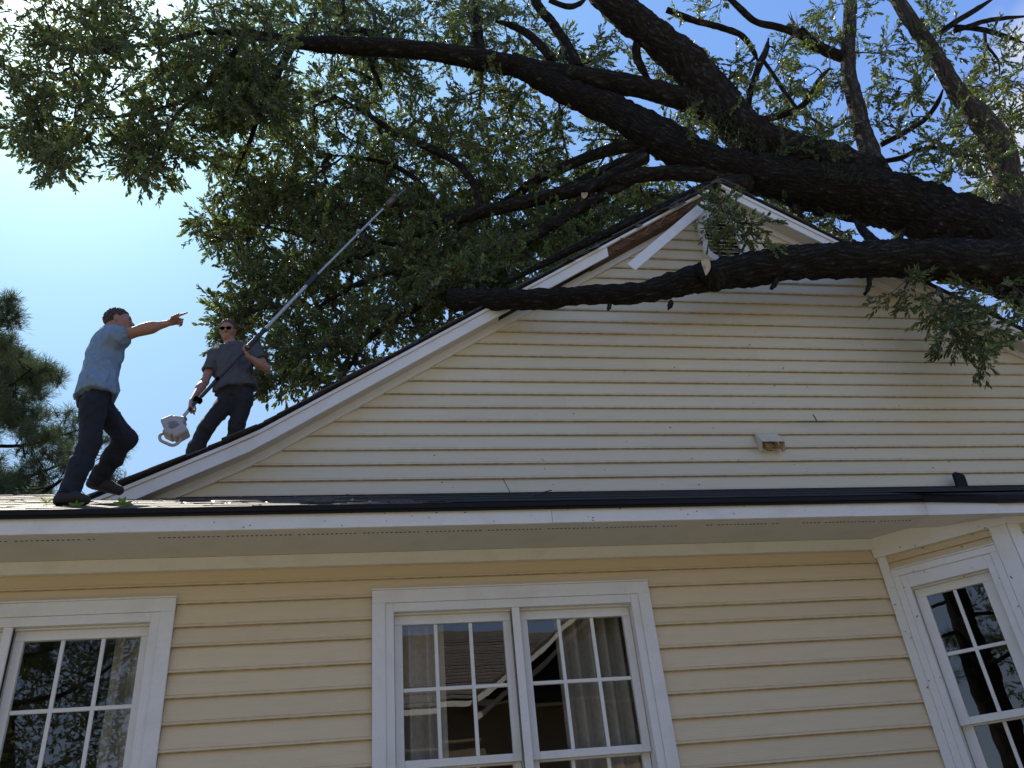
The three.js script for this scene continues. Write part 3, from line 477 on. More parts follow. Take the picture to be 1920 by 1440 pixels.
for (const l of [
  [[1652, 272, 7.3, 5], [1700, 246, 7.1, 5], [1736, 222, 6.95, 5], [1758, 192, 6.8, 4.5], [1768, 168, 6.7, 4]],
  [[1660, 302, 7.3, 5], [1690, 296, 7.2, 5], [1715, 284, 7.1, 4.5], [1745, 277, 7.0, 4], [1775, 280, 6.9, 3.5]],
  [[1765, 60, 6.6, 5], [1790, 42, 6.5, 5.5], [1830, 18, 6.4, 5], [1870, -8, 6.3, 4]],
  [[1788, 58, 6.6, 5], [1815, 50, 6.5, 5], [1845, 40, 6.4, 4.5], [1885, 34, 6.35, 4], [1930, 30, 6.3, 4]],
  [[1790, 50, 6.62, 4.5], [1840, 55, 6.5, 5], [1880, 66, 6.45, 4.5], [1925, 82, 6.4, 3]],
  [[1846, 60, 6.5, 3], [1850, 85, 6.5, 3], [1866, 105, 6.5, 2.5], [1880, 125, 6.5, 2]],
  [[1250, 18, 7.2, 6], [1300, 38, 7.2, 6], [1355, 52, 7.2, 6], [1392, 68, 7.2, 5.5], [1412, 95, 7.25, 5], [1422, 118, 7.3, 4]],
  [[1441, 72, 7.2, 4], [1436, 95, 7.2, 6], [1425, 120, 7.22, 7], [1412, 155, 7.3, 6], [1404, 190, 7.4, 6], [1400, 225, 7.45, 6]],
  [[1428, 108, 7.22, 3.5], [1450, 140, 7.2, 4], [1478, 182, 7.2, 4], [1500, 208, 7.2, 3.5], [1555, 242, 7.2, 3]],
  [[1432, 224, 7.42, 7], [1470, 214, 7.35, 7], [1496, 204, 7.3, 6], [1520, 180, 7.25, 5.5], [1536, 150, 7.2, 5], [1556, 128, 7.15, 5]],
  [[1488, 370, 7.5, 11], [1494, 405, 7.55, 12], [1506, 440, 7.6, 10], [1530, 458, 7.65, 8]],
  [[1598, 404, 7.4, 8], [1618, 432, 7.3, 8.5], [1642, 456, 7.1, 10], [1660, 470, 6.95, 11]],
  [[1697, 428, 7.2, 5], [1684, 456, 7.0, 6]],
  [[988, -30, 7.9, 9], [1008, 10, 7.95, 9], [1036, 44, 7.95, 9], [1062, 84, 7.9, 10], [1084, 130, 7.85, 12]],
  [[930, 40, 8.2, 6], [965, 50, 8.1, 7], [1000, 72, 8.05, 8], [1036, 112, 8.0, 9]],
  [[1030, 0, 7.7, 5], [1062, 12, 7.7, 5.5], [1085, 8, 7.7, 5], [1105, -12, 7.7, 5]],
  [[886, -30, 8.6, 8], [892, 30, 8.5, 10], [896, 70, 8.4, 11], [900, 110, 8.3, 12]],
  [[1198, 60, 7.25, 8], [1193, 98, 7.4, 8.5], [1203, 128, 7.5, 8], [1220, 152, 7.6, 7]],
  [[640, 60, 8.8, 4], [672, 56, 8.75, 5.5], [700, 66, 8.7, 8], [720, 84, 8.65, 9]],
  [[690, 90, 8.7, 6], [700, 130, 8.75, 5], [712, 158, 8.8, 4], [716, 172, 8.8, 3]],
  [[700, 150, 8.8, 3], [670, 135, 8.85, 4], [640, 128, 8.9, 3]],
  [[900, 395, 8.1, 8], [890, 350, 8.2, 7], [860, 308, 8.35, 7], [810, 280, 8.5, 7], [750, 255, 8.7, 6], [690, 215, 8.9, 5], [630, 180, 9.1, 4]],
  [[850, 415, 8.2, 6], [760, 322, 8.6, 5], [700, 300, 8.8, 4], [620, 290, 9.0, 3]],
  [[800, 470, 8.3, 7], [720, 455, 8.5, 6], [640, 470, 8.7, 5], [560, 440, 8.9, 4], [480, 420, 9.2, 3]],
  [[790, 500, 8.2, 7], [700, 520, 8.4, 6], [630, 555, 8.6, 4], [560, 600, 8.8, 3]],
  [[380, 60, 7.8, 5], [300, 82, 7.8, 4], [220, 88, 7.8, 3.5], [140, 100, 7.9, 2.5]],
  [[455, 75, 7.85, 6], [400, 150, 7.8, 5], [340, 190, 7.8, 4], [250, 215, 7.8, 3], [120, 225, 7.8, 2]],
  [[400, 150, 7.8, 5], [345, 200, 7.8, 4], [315, 240, 7.8, 3.5], [295, 290, 7.8, 2.5]],
  [[548, 84, 7.95, 8], [500, 180, 8.0, 6], [470, 260, 8.1, 4], [440, 330, 8.2, 3]],
]) { const e = l[0][3] < l[l.length - 1][3] ? l[0] : l[l.length - 1]; e[3] *= 0.45; limb('branch', l, { sides: 9, step: 0.07, lump: 0.12, lumpSize: 0.12 }); }
// pale sawn faces and the splintered snag
function cutFace(parent, px, py, d, rpx, dir) {
  const c = at(px, py, d), r = rpx * mpp(c), g = new THREE.CircleGeometry(r, 28), q = g.attributes.position; for (let i = 1; i < q.count; i++) { const s = 1 + 0.05 * noise2(i * 0.4, r * 9); q.setXY(i, q.getX(i) * s, q.getY(i) * s); }
  g.lookAt(dir.clone().normalize()); g.translate(c.x, c.y, c.z); return part('cut_face', g, M.cut, parent, 'pale sawn cut face');
}
{
  const tip = at(1320.5, 502, 6.50), dir = V(-0.90, -0.06, 0.40).normalize(), rS = 17 * mpp(tip), p = [0.26, 0.12, 0].map((k) => tip.clone().addScaledVector(dir, -k).add(V(0, 0, -k * 0.55))); part('stub', tube(p, [rS * 1.35, rS * 1.1, rS], { sides: 22, step: 0.03, lump: 0.05 }), M.bark, oak);
  cutFace(oak, 1320.5, 502, 6.50, 16.8, dir).position.addScaledVector(dir, 0.005);
  cutFace(oak, 1096, 363, 7.705, 9, V(-1, -0.25, 0.45));
  cutFace(oak, 547, 79, 7.86, 10, V(-0.6, -0.5, 0.8)); cutFace(oak, 452, 50, 7.78, 9, V(-0.2, -0.5, 0.9));
  const sn = []; for (let i = 0; i < 9; i++) { const a = at(1500 + rr(-9, 4), 62 + rr(-9, 9), 7.1), b = at(1480 + rr(-6, 12), i < 3 ? rr(16, 26) : rr(32, 48), 7.08), w = V(rr(-1, 1), rr(-1, 1), rr(-1, 1)).normalize().multiplyScalar(0.03); sn.push([a.clone().add(w), a.clone().sub(w), b], [a.clone().sub(w), a.clone().add(V(w.z, w.x, w.y)), b], [a.clone().add(V(w.z, w.x, w.y)), a.clone().add(w), b]); }
  part('snag', fromTris(sn), M.wood, oak, 'splintered broken end of a limb');
  for (const [a, b, c] of [[[1455, 522, 6.74, 6], [1452, 534, 6.72, 5], [1446, 541, 6.7, 3]], [[1631, 520, 6.78, 5], [1628, 540, 6.78, 4], [1621, 552, 6.78, 3]], [[1143, 571, 6.78, 4], [1142, 577, 6.76, 4], [1140, 582, 6.75, 2]], [[1258, 566, 6.74, 5], [1256, 574, 6.73, 5], [1253, 580, 6.72, 2]], [[1530, 395, 7.4, 9], [1538, 398, 7.38, 8], [1546, 402, 7.36, 3]]]) { const [p2, r2] = P3([a, b, c]); part('stub', tube(p2, r2, { sides: 8, step: 0.02, lump: 0.3, lumpSize: 0.04 }), M.bark, oak); }
}
// --- crown: volumes of foliage [x, y, half width, half height (photo pixels), near, far (metres), number of twig ends]
const VOL = [
  [120, 40, 140, 70, 7.2, 8.8, 40], [80, 130, 90, 80, 7.2, 8.8, 34], [130, 235, 120, 45, 7.2, 8.4, 36], [115, 285, 75, 36, 7.2, 8.2, 20], [60, 235, 50, 22, 7.3, 8, 7],
  [280, 150, 140, 110, 7.2, 9, 74], [285, 285, 60, 62, 7.2, 8.2, 38], [200, 60, 120, 70, 7.2, 8.8, 30], [430, 120, 120, 120, 7.2, 9, 150], [470, 190, 70, 60, 7.3, 8.6, 60], [390, 275, 60, 40, 7.6, 8.6, 14],
  [520, 320, 100, 90, 8.8, 10.4, 80], [430, 420, 75, 60, 8.9, 10.2, 40], [560, 450, 130, 95, 8.6, 10.4, 100], [470, 560, 65, 55, 8.6, 9.8, 32], [440, 600, 45, 34, 8.7, 9.4, 16], [600, 570, 110, 85, 8.3, 9.8, 80], [530, 690, 60, 40, 8.3, 9.3, 24], [620, 680, 80, 45, 8.1, 9.3, 34],
  [690, 200, 150, 100, 8.6, 10.6, 100], [780, 330, 150, 90, 8.3, 10.2, 110], [700, 420, 140, 90, 8.2, 10, 90], [840, 470, 120, 70, 8.1, 9.6, 70], [790, 600, 90, 45, 7.9, 9, 36], [880, 520, 80, 35, 7.8, 8.8, 26],
  [760, 50, 160, 70, 8.2, 10, 80], [600, 30, 110, 55, 8.6, 10.4, 60], [930, 60, 90, 70, 7.9, 9.6, 40], [930, 240, 130, 80, 8.1, 9.8, 80], [1000, 340, 120, 60, 8.2, 9.8, 50], [1080, 430, 90, 50, 8.3, 10, 38], [1180, 350, 110, 50, 8.6, 10.4, 40], [1160, 250, 70, 40, 8.2, 9.4, 22], [1060, 100, 70, 60, 7.9, 9.2, 22],
  [890, 535, 90, 35, 7.4, 8.3, 36], [1000, 475, 110, 40, 7.6, 8.9, 46], [1120, 415, 90, 35, 7.7, 9, 34], [930, 430, 110, 50, 8.0, 9.4, 46], [800, 520, 90, 60, 8.0, 9.2, 44], [1250, 365, 70, 25, 7.8, 9, 16],
  [1240, 390, 70, 40, 8.6, 10.2, 22], [1160, 110, 50, 60, 7.8, 9, 14], [1280, 150, 60, 60, 7.6, 8.8, 24], [1330, 230, 60, 40, 7.2, 8.2, 22], [1300, 20, 60, 40, 7.0, 7.6, 8], [1420, 190, 90, 60, 7.1, 8.2, 30], [1500, 120, 60, 60, 7.0, 7.8, 14], [1540, 50, 60, 50, 6.9, 7.8, 18], [1500, 250, 80, 40, 7.0, 7.8, 18], [1560, 210, 70, 60, 6.9, 7.8, 16], [1350, 100, 60, 60, 7.1, 7.8, 6],
  [1680, 190, 55, 80, 6.7, 7.4, 20], [1700, 110, 60, 40, 6.5, 7.2, 12], [1760, 70, 40, 50, 6.4, 7, 12], [1640, 60, 40, 60, 6.9, 7.4, 6], [1860, 240, 75, 110, 6.4, 7.4, 60], [1890, 110, 50, 60, 6.2, 7, 16], [1790, 270, 60, 60, 6.6, 7.2, 24], [1740, 320, 45, 45, 6.8, 7.2, 8], [1770, 20, 50, 30, 6.4, 6.9, 6], [1880, 350, 40, 50, 6.6, 7.2, 10],
  [1365, 388, 36, 24, 6.6, 7.0, 9], [1390, 428, 40, 24, 6.55, 6.9, 8], [1340, 440, 26, 24, 6.62, 6.9, 2], [1425, 445, 40, 20, 6.6, 6.95, 3], [1450, 385, 60, 20, 7.5, 8.2, 12], [1545, 420, 55, 32, 7.4, 8.2, 16], [1700, 445, 30, 10, 7.4, 7.8, 3],
  [1760, 565, 50, 26, 6.5, 6.9, 9], [1800, 615, 40, 36, 6.4, 6.8, 13], [1836, 655, 14, 20, 6.4, 6.6, 3], [1850, 545, 60, 24, 6.6, 7.1, 12], [1905, 565, 30, 34, 6.5, 7, 7], [1690, 540, 40, 14, 6.6, 6.8, 3], [1860, 625, 30, 12, 6.4, 6.6, 2],
];
{
  nodes.push(...[[1380, 360, 7.0], [1384, 380, 6.9], [1760, 540, 6.75], [1700, 525, 6.75], [1830, 530, 6.8], [1880, 540, 6.8]].map(([x, y, d]) => ({ p: at(x, y, d), dir: V(0, -1, 0.2), b: -1 })));
  const targets = [];
  for (const [x, y, w, h, n, f, c] of VOL) for (let i = 0; i < c * (x < 1150 ? (x > 480 ? 1.55 : 1.2) : 1); i++) { const a = R() * 6.283, k = Math.sqrt(R()); const tx = x + w * k * Math.cos(a), ty = y + h * k * Math.sin(a), dd = rr(n, f); if (noise3(tx / 48, ty / 48, dd * 0.8) < -0.34) { if (R() < 0.8) continue; } targets.push(at(tx, ty, dd)); }
  const near = (t) => { let b = 0, bd = 1e9; for (let i = 0; i < nodes.length; i++) { const d = nodes[i].p.distanceToSquared(t); if (d < bd) { bd = d; b = i; } } return [b, Math.sqrt(bd)]; };
  const order = targets.map((t) => [near(t)[1] + rr(0, 0.25), t]).sort((a, b) => a[0] - b[0]);
  const list = [];
  for (const [, t] of order) {
    const [i, dist] = near(t), o = nodes[i], bi = branches.length;
    const mid = o.p.clone().lerp(t, 0.5).addScaledVector(o.dir, dist * 0.22).add(V(rr(-1, 1), rr(-0.7, 1), rr(-1, 1)).multiplyScalar(dist * 0.12));
    const q1 = o.p.clone().lerp(mid, 0.55).add(V(rr(-1, 1), rr(-1, 1), rr(-1, 1)).multiplyScalar(dist * 0.05));
    const c = new THREE.CatmullRomCurve3([o.p.clone(), q1, mid, t.clone()], false, 'centripetal');
    branches.push({ c, parent: o.b, n: 1, len: dist });
    const m = Math.max(2, Math.ceil(dist / 0.16)); for (let k = 1; k <= m; k++) nodes.push({ p: c.getPoint(k / m), dir: c.getTangent(k / m), b: bi });
    const hang = t.z > -7.05, ns = hang ? 4 + Math.floor(R() * 3) : 5 + Math.floor(R() * 4);
    const outer = t.clone();
    for (let k = 0; k < ns; k++) { const s = k < 3 ? 1 : rr(0.4, 1), p = c.getPoint(s), dir = c.getTangent(s).add(V(rr(-1, 1), rr(-1.1, 0.6), rr(-1, 1)).multiplyScalar(0.8)); list.push({ p, dir, s: rr(0.8, 1.2), c: R() < 0.25 ? rr(1.3, 1.9) : rr(0.6, 1.1) }); }
  }
  for (let i = branches.length - 1; i >= 0; i--) { const b = branches[i]; if (b.parent >= 0) branches[b.parent].n += b.n; }
  const tubes = branches.map((b) => { const r = 0.0045 + 0.0048 * Math.sqrt(b.n), p = [0, 0.33, 0.66, 1].map((t) => b.c.getPoint(t)); return tube(p, [r, r * 0.85, r * 0.65, r * 0.42], { sides: 5, step: 0.12, capStart: false }); });
  const br = part('small_branches', mergeGeometries(tubes), M.twig, oak, 'tangle of thin branches in the crown'); br.userData.kind = 'stuff';
  plantSprigs(list, oak, 'crown');
  console.log('branches', branches.length, 'sprigs', list.length);
  // small ferns growing on the limbs
  const fern = []; const fg = []; for (let i = 0; i < 3; i++) fg.push(sprig(14, 0.16, 0.03, 0.011));
  for (let i = 0; i < 260; i++) { const px = rr(1290, 1440), t = (px - 1290) / 150, c = at(px, 205 + 75 * t + rr(-34, 36), 7.3 - rr(0, 0.08)); fern.push({ p: c, dir: V(rr(-0.7, 0.5), rr(-0.2, 1), rr(0.1, 0.8)), s: rr(0.5, 0.9), c: 0.55 }); }
  for (let i = 0; i < 120; i++) { const px = rr(1540, 1660), c = at(px, 325 + (px - 1540) * 0.18 + rr(-18, 12), 7.02 + rr(-0.02, 0.05)); fern.push({ p: c, dir: V(rr(-0.6, 0.6), rr(-0.2, 1), rr(0.2, 0.8)), s: rr(0.35, 0.65), c: 0.5 }); }
  plantSprigs(fern, oak, 'fern', M.leaf, fg);
}
// ------------------------------------------------------------------ pines
function tuft(n, len) { const tris = [], cols = []; for (let i = 0; i < n; i++) { const a = R() * 6.283, el = rr(-0.5, 1.45), d = V(Math.cos(a) * Math.cos(el), Math.sin(el), Math.sin(a) * Math.cos(el)), b = V(0, rr(-0.08, 0.1), 0), e = b.clone().addScaledVector(d, len * rr(0.75, 1.1)).add(V(0, -0.03, 0)), w = d.clone().cross(V(rr(-1, 1), rr(-1, 1), rr(-1, 1))).normalize().multiplyScalar(0.0042), m = b.clone().lerp(e, 0.5).add(V(0, 0.012, 0)); tris.push([b.clone().sub(w), b.clone().add(w), m], [m.clone().sub(w), m.clone().add(w), e]); const v = rr(0.7, 1.3); cols.push([0.07 * v, 0.098 * v, 0.036 * v], [0.08 * v, 0.105 * v, 0.036 * v]); } const g = fromTris(tris), c = new Float32Array(tris.length * 9); cols.forEach((k, i) => { for (let q = 0; q < 3; q++) c.set(k, i * 9 + q * 3); }); g.setAttribute('color', new THREE.BufferAttribute(c, 3)); return g; }
const TUFTS = [0, 1, 2].map(() => tuft(110, 0.26));
function pine(name, label, base, top, r0, boughs, spread, tufts, lowest) {
  const t = thing(name, label, 'tree'), ax = (k) => base.clone().lerp(top, k).add(V(0.25 * Math.sin(k * 4), 0, 0.15 * Math.sin(k * 5 + 1)).multiplyScalar(k)), pts = [0, 0.25, 0.5, 0.75, 1].map(ax);
  part('trunk', tube(pts, [r0, r0 * 0.85, r0 * 0.7, r0 * 0.45, 0.03], { sides: 14, step: 0.2, lump: 0.08 }), M.bark, t);
  const list = [], tb = [];
  for (let i = 0; i < boughs; i++) {
    const k = lowest + (1 - lowest) * Math.pow((i + 0.5) / boughs, 0.9), p = ax(k), a = i * 2.4 + rr(-0.3, 0.3), L = spread * (1.1 - 0.75 * (k - lowest) / (1 - lowest)) * rr(0.75, 1.15), e = p.clone().add(V(Math.cos(a) * L, L * rr(0.0, 0.35), Math.sin(a) * L)), mid = p.clone().lerp(e, 0.55).add(V(0, -0.12 * L, 0));
    const c = new THREE.CatmullRomCurve3([p, mid, e]), r = 0.02 + 0.012 * L; tb.push(tube([p, mid, e], [r, r * 0.7, r * 0.3], { sides: 6, step: 0.25, capStart: false }));
    for (let j = 0; j < tufts; j++) { const s = rr(0.4, 1), q = c.getPoint(s), f = q.clone().add(V(rr(-1, 1), rr(-0.35, 0.7), rr(-1, 1)).multiplyScalar(0.32 * L * (1.15 - 0.5 * s))); tb.push(tube([q, q.clone().lerp(f, 0.5).add(V(0, -0.04, 0)), f], [0.012, 0.01, 0.006], { sides: 4, step: 0.3, capStart: false })); for (let m = 0; m < 3; m++) list.push({ p: f.clone().add(V(rr(-1, 1), rr(-0.6, 1), rr(-1, 1)).multiplyScalar(0.14)), dir: V(rr(-0.7, 0.7), 1, rr(-0.7, 0.7)), s: rr(0.9, 1.5), c: rr(0.8, 1.2) }); }
  }
  part('boughs', mergeGeometries(tb), M.bark, t).userData.kind = 'stuff'; plantSprigs(list, t, 'needles', M.needle, TUFTS); return t;
}
{
  const c = at(-30, 760, 17), top = at(-50, 690, 17.5);
  pine('pine_tree', 'tall pine standing behind the low roof at the left edge', V(c.x - 0.8, 0, c.z), V(c.x - 0.7, top.y + 0.4, c.z), 0.3, 40, 4.9, 18, 0.40);
}
// across the yard, seen in the windows: a lean pine, two shade trees and a house
pine('pine_tree', 'leaning pine across the yard, mirrored in the bay window', V(-6.5, 0, 3.0), V(-6.2, 15, 2.8), 0.36, 34, 2.3, 6, 0.3);
function shadeTree(x, z, h, s, label) {
  const t = thing('shade_tree', label, 'tree', [0, 0, 0]); part('trunk', tube([V(x, 0, z), V(x + 0.2, h * 0.3, z), V(x - 0.1, h * 0.65, z + 0.2)], [0.32, 0.25, 0.12], { sides: 12, step: 0.2, lump: 0.08 }), M.bark, t);
  const list = []; for (let i = 0; i < 9000; i++) { const d = V(rr(-1, 1), rr(-1, 1), rr(-1, 1)); if (d.length() > 1) continue; const q = V(x + d.x * s, h * 0.66 + d.y * h * 0.36, z + d.z * s), k = noise3(q.x * 0.6, q.y * 0.6, q.z * 0.6); if (k < -0.3) continue; list.push({ p: q, dir: V(rr(-1, 1), rr(-1, 0.6), rr(-1, 1)), s: rr(0.9, 1.5), c: rr(0.8, 1.2) }); }
  plantSprigs(list, t, 'crown');
}
shadeTree(-7.5, 9.0, 9.5, 4.2, 'broad shade tree across the yard, mirrored dark in the left window');
shadeTree(-20, 4, 10, 3.6, 'tall shade tree further left across the yard, mirrored in the left window');
{
  const n = thing('neighbour_house', 'shingle roofed house across the yard, mirrored in the middle window', 'house'), z0 = 6.2, zR = 12.5, e = 5.0, rt = 8.1;
  part('wall', bx(-3.2, 14, 0, e, z0 + 0.5, z0 + 8, 0), std({ color: rgb(0.22, 0.17, 0.12), roughness: 0.8 }), n);
  part('roof', mergeGeometries([...Array.from({ length: 22 }, (_, i) => { const a = i / 22, b = (i + 1.15) / 22, y = (t) => e + (rt - e) * t, z = (t) => z0 + (zR - z0) * t, w = () => 0.02 * noise2(i * 3.1, R() * 9); return slab([V(-3.8, y(a) + 0.07 + w(), z(a)), V(-3.8, y(b), z(b)), V(14.5, y(b), z(b)), V(14.5, y(a) + 0.07 + w(), z(a))], 0.05); }), slab([V(-3.8, rt, zR), V(-3.8, e, zR + 6.3), V(14.5, e, zR + 6.3), V(14.5, rt, zR)], 0.1)]), std({ map: shingleTex, color: rgb(2.5, 2.55, 2.6), roughness: 0.9 }), n);
  part('fascia_board', bx(-3.8, 14.5, e - 0.13, e - 0.02, z0 - 0.03, z0), M.white, n);
  const gz = z0 - 1.2, pk = 5.4, pt = e + 2.2, wd = 3.1, lo = e - 0.1; // a cross gable with double white rakes
  part('gable_wall', (() => { const g = prism([[pk - wd + 0.5, lo], [pk + wd - 0.5, lo], [pk, pt - 0.35]], 0.1); g.translate(0, 0, gz + 1.0); return g; })(), M.dark, n);
  part('gable_roof', mergeGeometries([slab([V(pk, pt, gz), V(pk - wd, lo, gz), V(pk - wd, lo, zR), V(pk, pt, zR)], 0.08), slab([V(pk + wd, lo, gz), V(pk, pt, gz), V(pk, pt, zR), V(pk + wd, lo, zR)], 0.08)]), M.shingle, n);
  for (const [o, h, dz] of [[0, 0.09, 0], [-0.24, 0.10, 0.5]]) part('rake_board', mergeGeometries([slab4(V(pk - wd, 0, gz - 0.01 + dz), V(pk, 0, gz - 0.01 + dz), V(0, 0, -0.03), lo - 0.1 - h + o, lo - 0.08 + o, pt - 0.1 - h + o, pt - 0.08 + o), slab4(V(pk, 0, gz - 0.01 + dz), V(pk + wd, 0, gz - 0.01 + dz), V(0, 0, -0.03), pt - 0.1 - h + o, pt - 0.08 + o, lo - 0.1 - h + o, lo - 0.08 + o)]), M.white, n);
}
// ------------------------------------------------------------------ people: fields of joined tapered capsules, meshed as one surface
const smin = (a, b, k) => { const h = Math.max(k - Math.abs(a - b), 0) / k; return Math.min(a, b) - h * h * k * 0.25; };
function cone(a, b, ra, rb) {                        // distance to a tapered capsule
  const ba = b.clone().sub(a), l2 = ba.lengthSq(), rd = rb - ra; const ax = a.x, ay = a.y, az = a.z, bx_ = ba.x, by_ = ba.y, bz_ = ba.z;
  return (x, y, z) => { const px = x - ax, py = y - ay, pz = z - az; let t = (px * bx_ + py * by_ + pz * bz_) / l2; t = t < 0 ? 0 : t > 1 ? 1 : t; const dx = px - bx_ * t, dy = py - by_ * t, dz = pz - bz_ * t; return Math.sqrt(dx * dx + dy * dy + dz * dz) - (ra + rd * t); };
}
function ell(c, X, Yv, Z, r) { return (x, y, z) => { const p = V(x - c.x, y - c.y, z - c.z), a = p.dot(X) / r[0], b = p.dot(Yv) / r[1], d = p.dot(Z) / r[2], k = Math.sqrt(a * a + b * b + d * d); return (k - 1) * Math.min(...r) * (k < 1 ? 1 : 0.8 + 0.2 / k); }; }
const union = (list, k) => (x, y, z) => { let d = 1e9; for (const f of list) d = d > 1e8 ? f(x, y, z) : smin(d, f(x, y, z), k); return d; };
const plane = (p, n) => { const m = n.clone().normalize(), o = m.dot(p); return (x, y, z) => m.x * x + m.y * y + m.z * z - o; };
const cutBy = (f, ...pl) => (x, y, z) => { let d = f(x, y, z); for (const p of pl) d = Math.max(d, p(x, y, z)); return d; };
function nets(f, lo, hi, h) {                        // surface nets
  const nx = Math.ceil((hi.x - lo.x) / h) + 1, ny = Math.ceil((hi.y - lo.y) / h) + 1, nz = Math.ceil((hi.z - lo.z) / h) + 1, F = new Float32Array(nx * ny * nz), id = (i, j, k) => (k * ny + j) * nx + i;
  for (let k = 0; k < nz; k++) for (let j = 0; j < ny; j++) for (let i = 0; i < nx; i++) F[id(i, j, k)] = f(lo.x + i * h, lo.y + j * h, lo.z + k * h);
  const vid = new Int32Array(nx * ny * nz).fill(-1), pos = [], idx = [];
  const C = []; for (let c = 0; c < 8; c++) C.push([c & 1, (c >> 1) & 1, (c >> 2) & 1]);
  const E = []; for (let a = 0; a < 8; a++) for (const b of [1, 2, 4]) if (!(a & b)) E.push([a, a | b]);
  for (let k = 0; k + 1 < nz; k++) for (let j = 0; j + 1 < ny; j++) for (let i = 0; i + 1 < nx; i++) {
    const v = C.map(([a, b, c]) => F[id(i + a, j + b, k + c)]); let s = 0; for (const q of v) if (q < 0) s++; if (s === 0 || s === 8) continue;
    let x = 0, y = 0, z = 0, n = 0;
    for (const [a, b] of E) if ((v[a] < 0) !== (v[b] < 0)) { const t = v[a] / (v[a] - v[b]); x += C[a][0] + (C[b][0] - C[a][0]) * t; y += C[a][1] + (C[b][1] - C[a][1]) * t; z += C[a][2] + (C[b][2] - C[a][2]) * t; n++; }
    vid[id(i, j, k)] = pos.length / 3; pos.push(lo.x + (i + x / n) * h, lo.y + (j + y / n) * h, lo.z + (k + z / n) * h);
  }
  for (let k = 1; k + 1 < nz; k++) for (let j = 1; j + 1 < ny; j++) for (let i = 1; i + 1 < nx; i++) {
    const a = F[id(i, j, k)] < 0;
    for (const [di, dj, dk, q] of [[1, 0, 0, [[0, 0, 0], [0, -1, 0], [0, -1, -1], [0, 0, -1]]], [0, 1, 0, [[0, 0, 0], [0, 0, -1], [-1, 0, -1], [-1, 0, 0]]], [0, 0, 1, [[0, 0, 0], [-1, 0, 0], [-1, -1, 0], [0, -1, 0]]]]) {
      if (a === F[id(i + di, j + dj, k + dk)] < 0) continue;
      const w = q.map(([x, y, z]) => vid[id(i + x, j + y, k + z)]); if (w.some((z) => z < 0)) continue;
      idx.push(...(a ? [w[0], w[1], w[2], w[0], w[2], w[3]] : [w[0], w[2], w[1], w[0], w[3], w[2]]));
    }
  }
  const nor = [], uv = [], e = h * 0.6;
  for (let i = 0; i < pos.length; i += 3) { const x = pos[i], y = pos[i + 1], z = pos[i + 2], n = V(f(x + e, y, z) - f(x - e, y, z), f(x, y + e, z) - f(x, y - e, z), f(x, y, z + e) - f(x, y, z - e)).normalize(); nor.push(n.x, n.y, n.z); uv.push(x + z * 0.7, y); }
  const g = new THREE.BufferGeometry(); g.setAttribute('position', new THREE.Float32BufferAttribute(pos, 3)); g.setAttribute('normal', new THREE.Float32BufferAttribute(nor, 3)); g.setAttribute('uv', new THREE.Float32BufferAttribute(uv, 2)); g.setIndex(idx); return g;
}
function bounds(pts, m) { const b = new THREE.Box3().setFromPoints(pts); return [b.min.subScalar(m), b.max.addScalar(m)]; }
const lerp = (a, b, t) => a.clone().lerp(b, t);
function finger(root, dirs, lens, r) { const f = []; let p = root.clone(), k = r; dirs.forEach((d, i) => { const q = p.clone().addScaledVector(d.clone().normalize(), lens[i]); f.push(cone(p, q, k, k * 0.9)); p = q; k *= 0.9; }); return union(f, 0.004); }
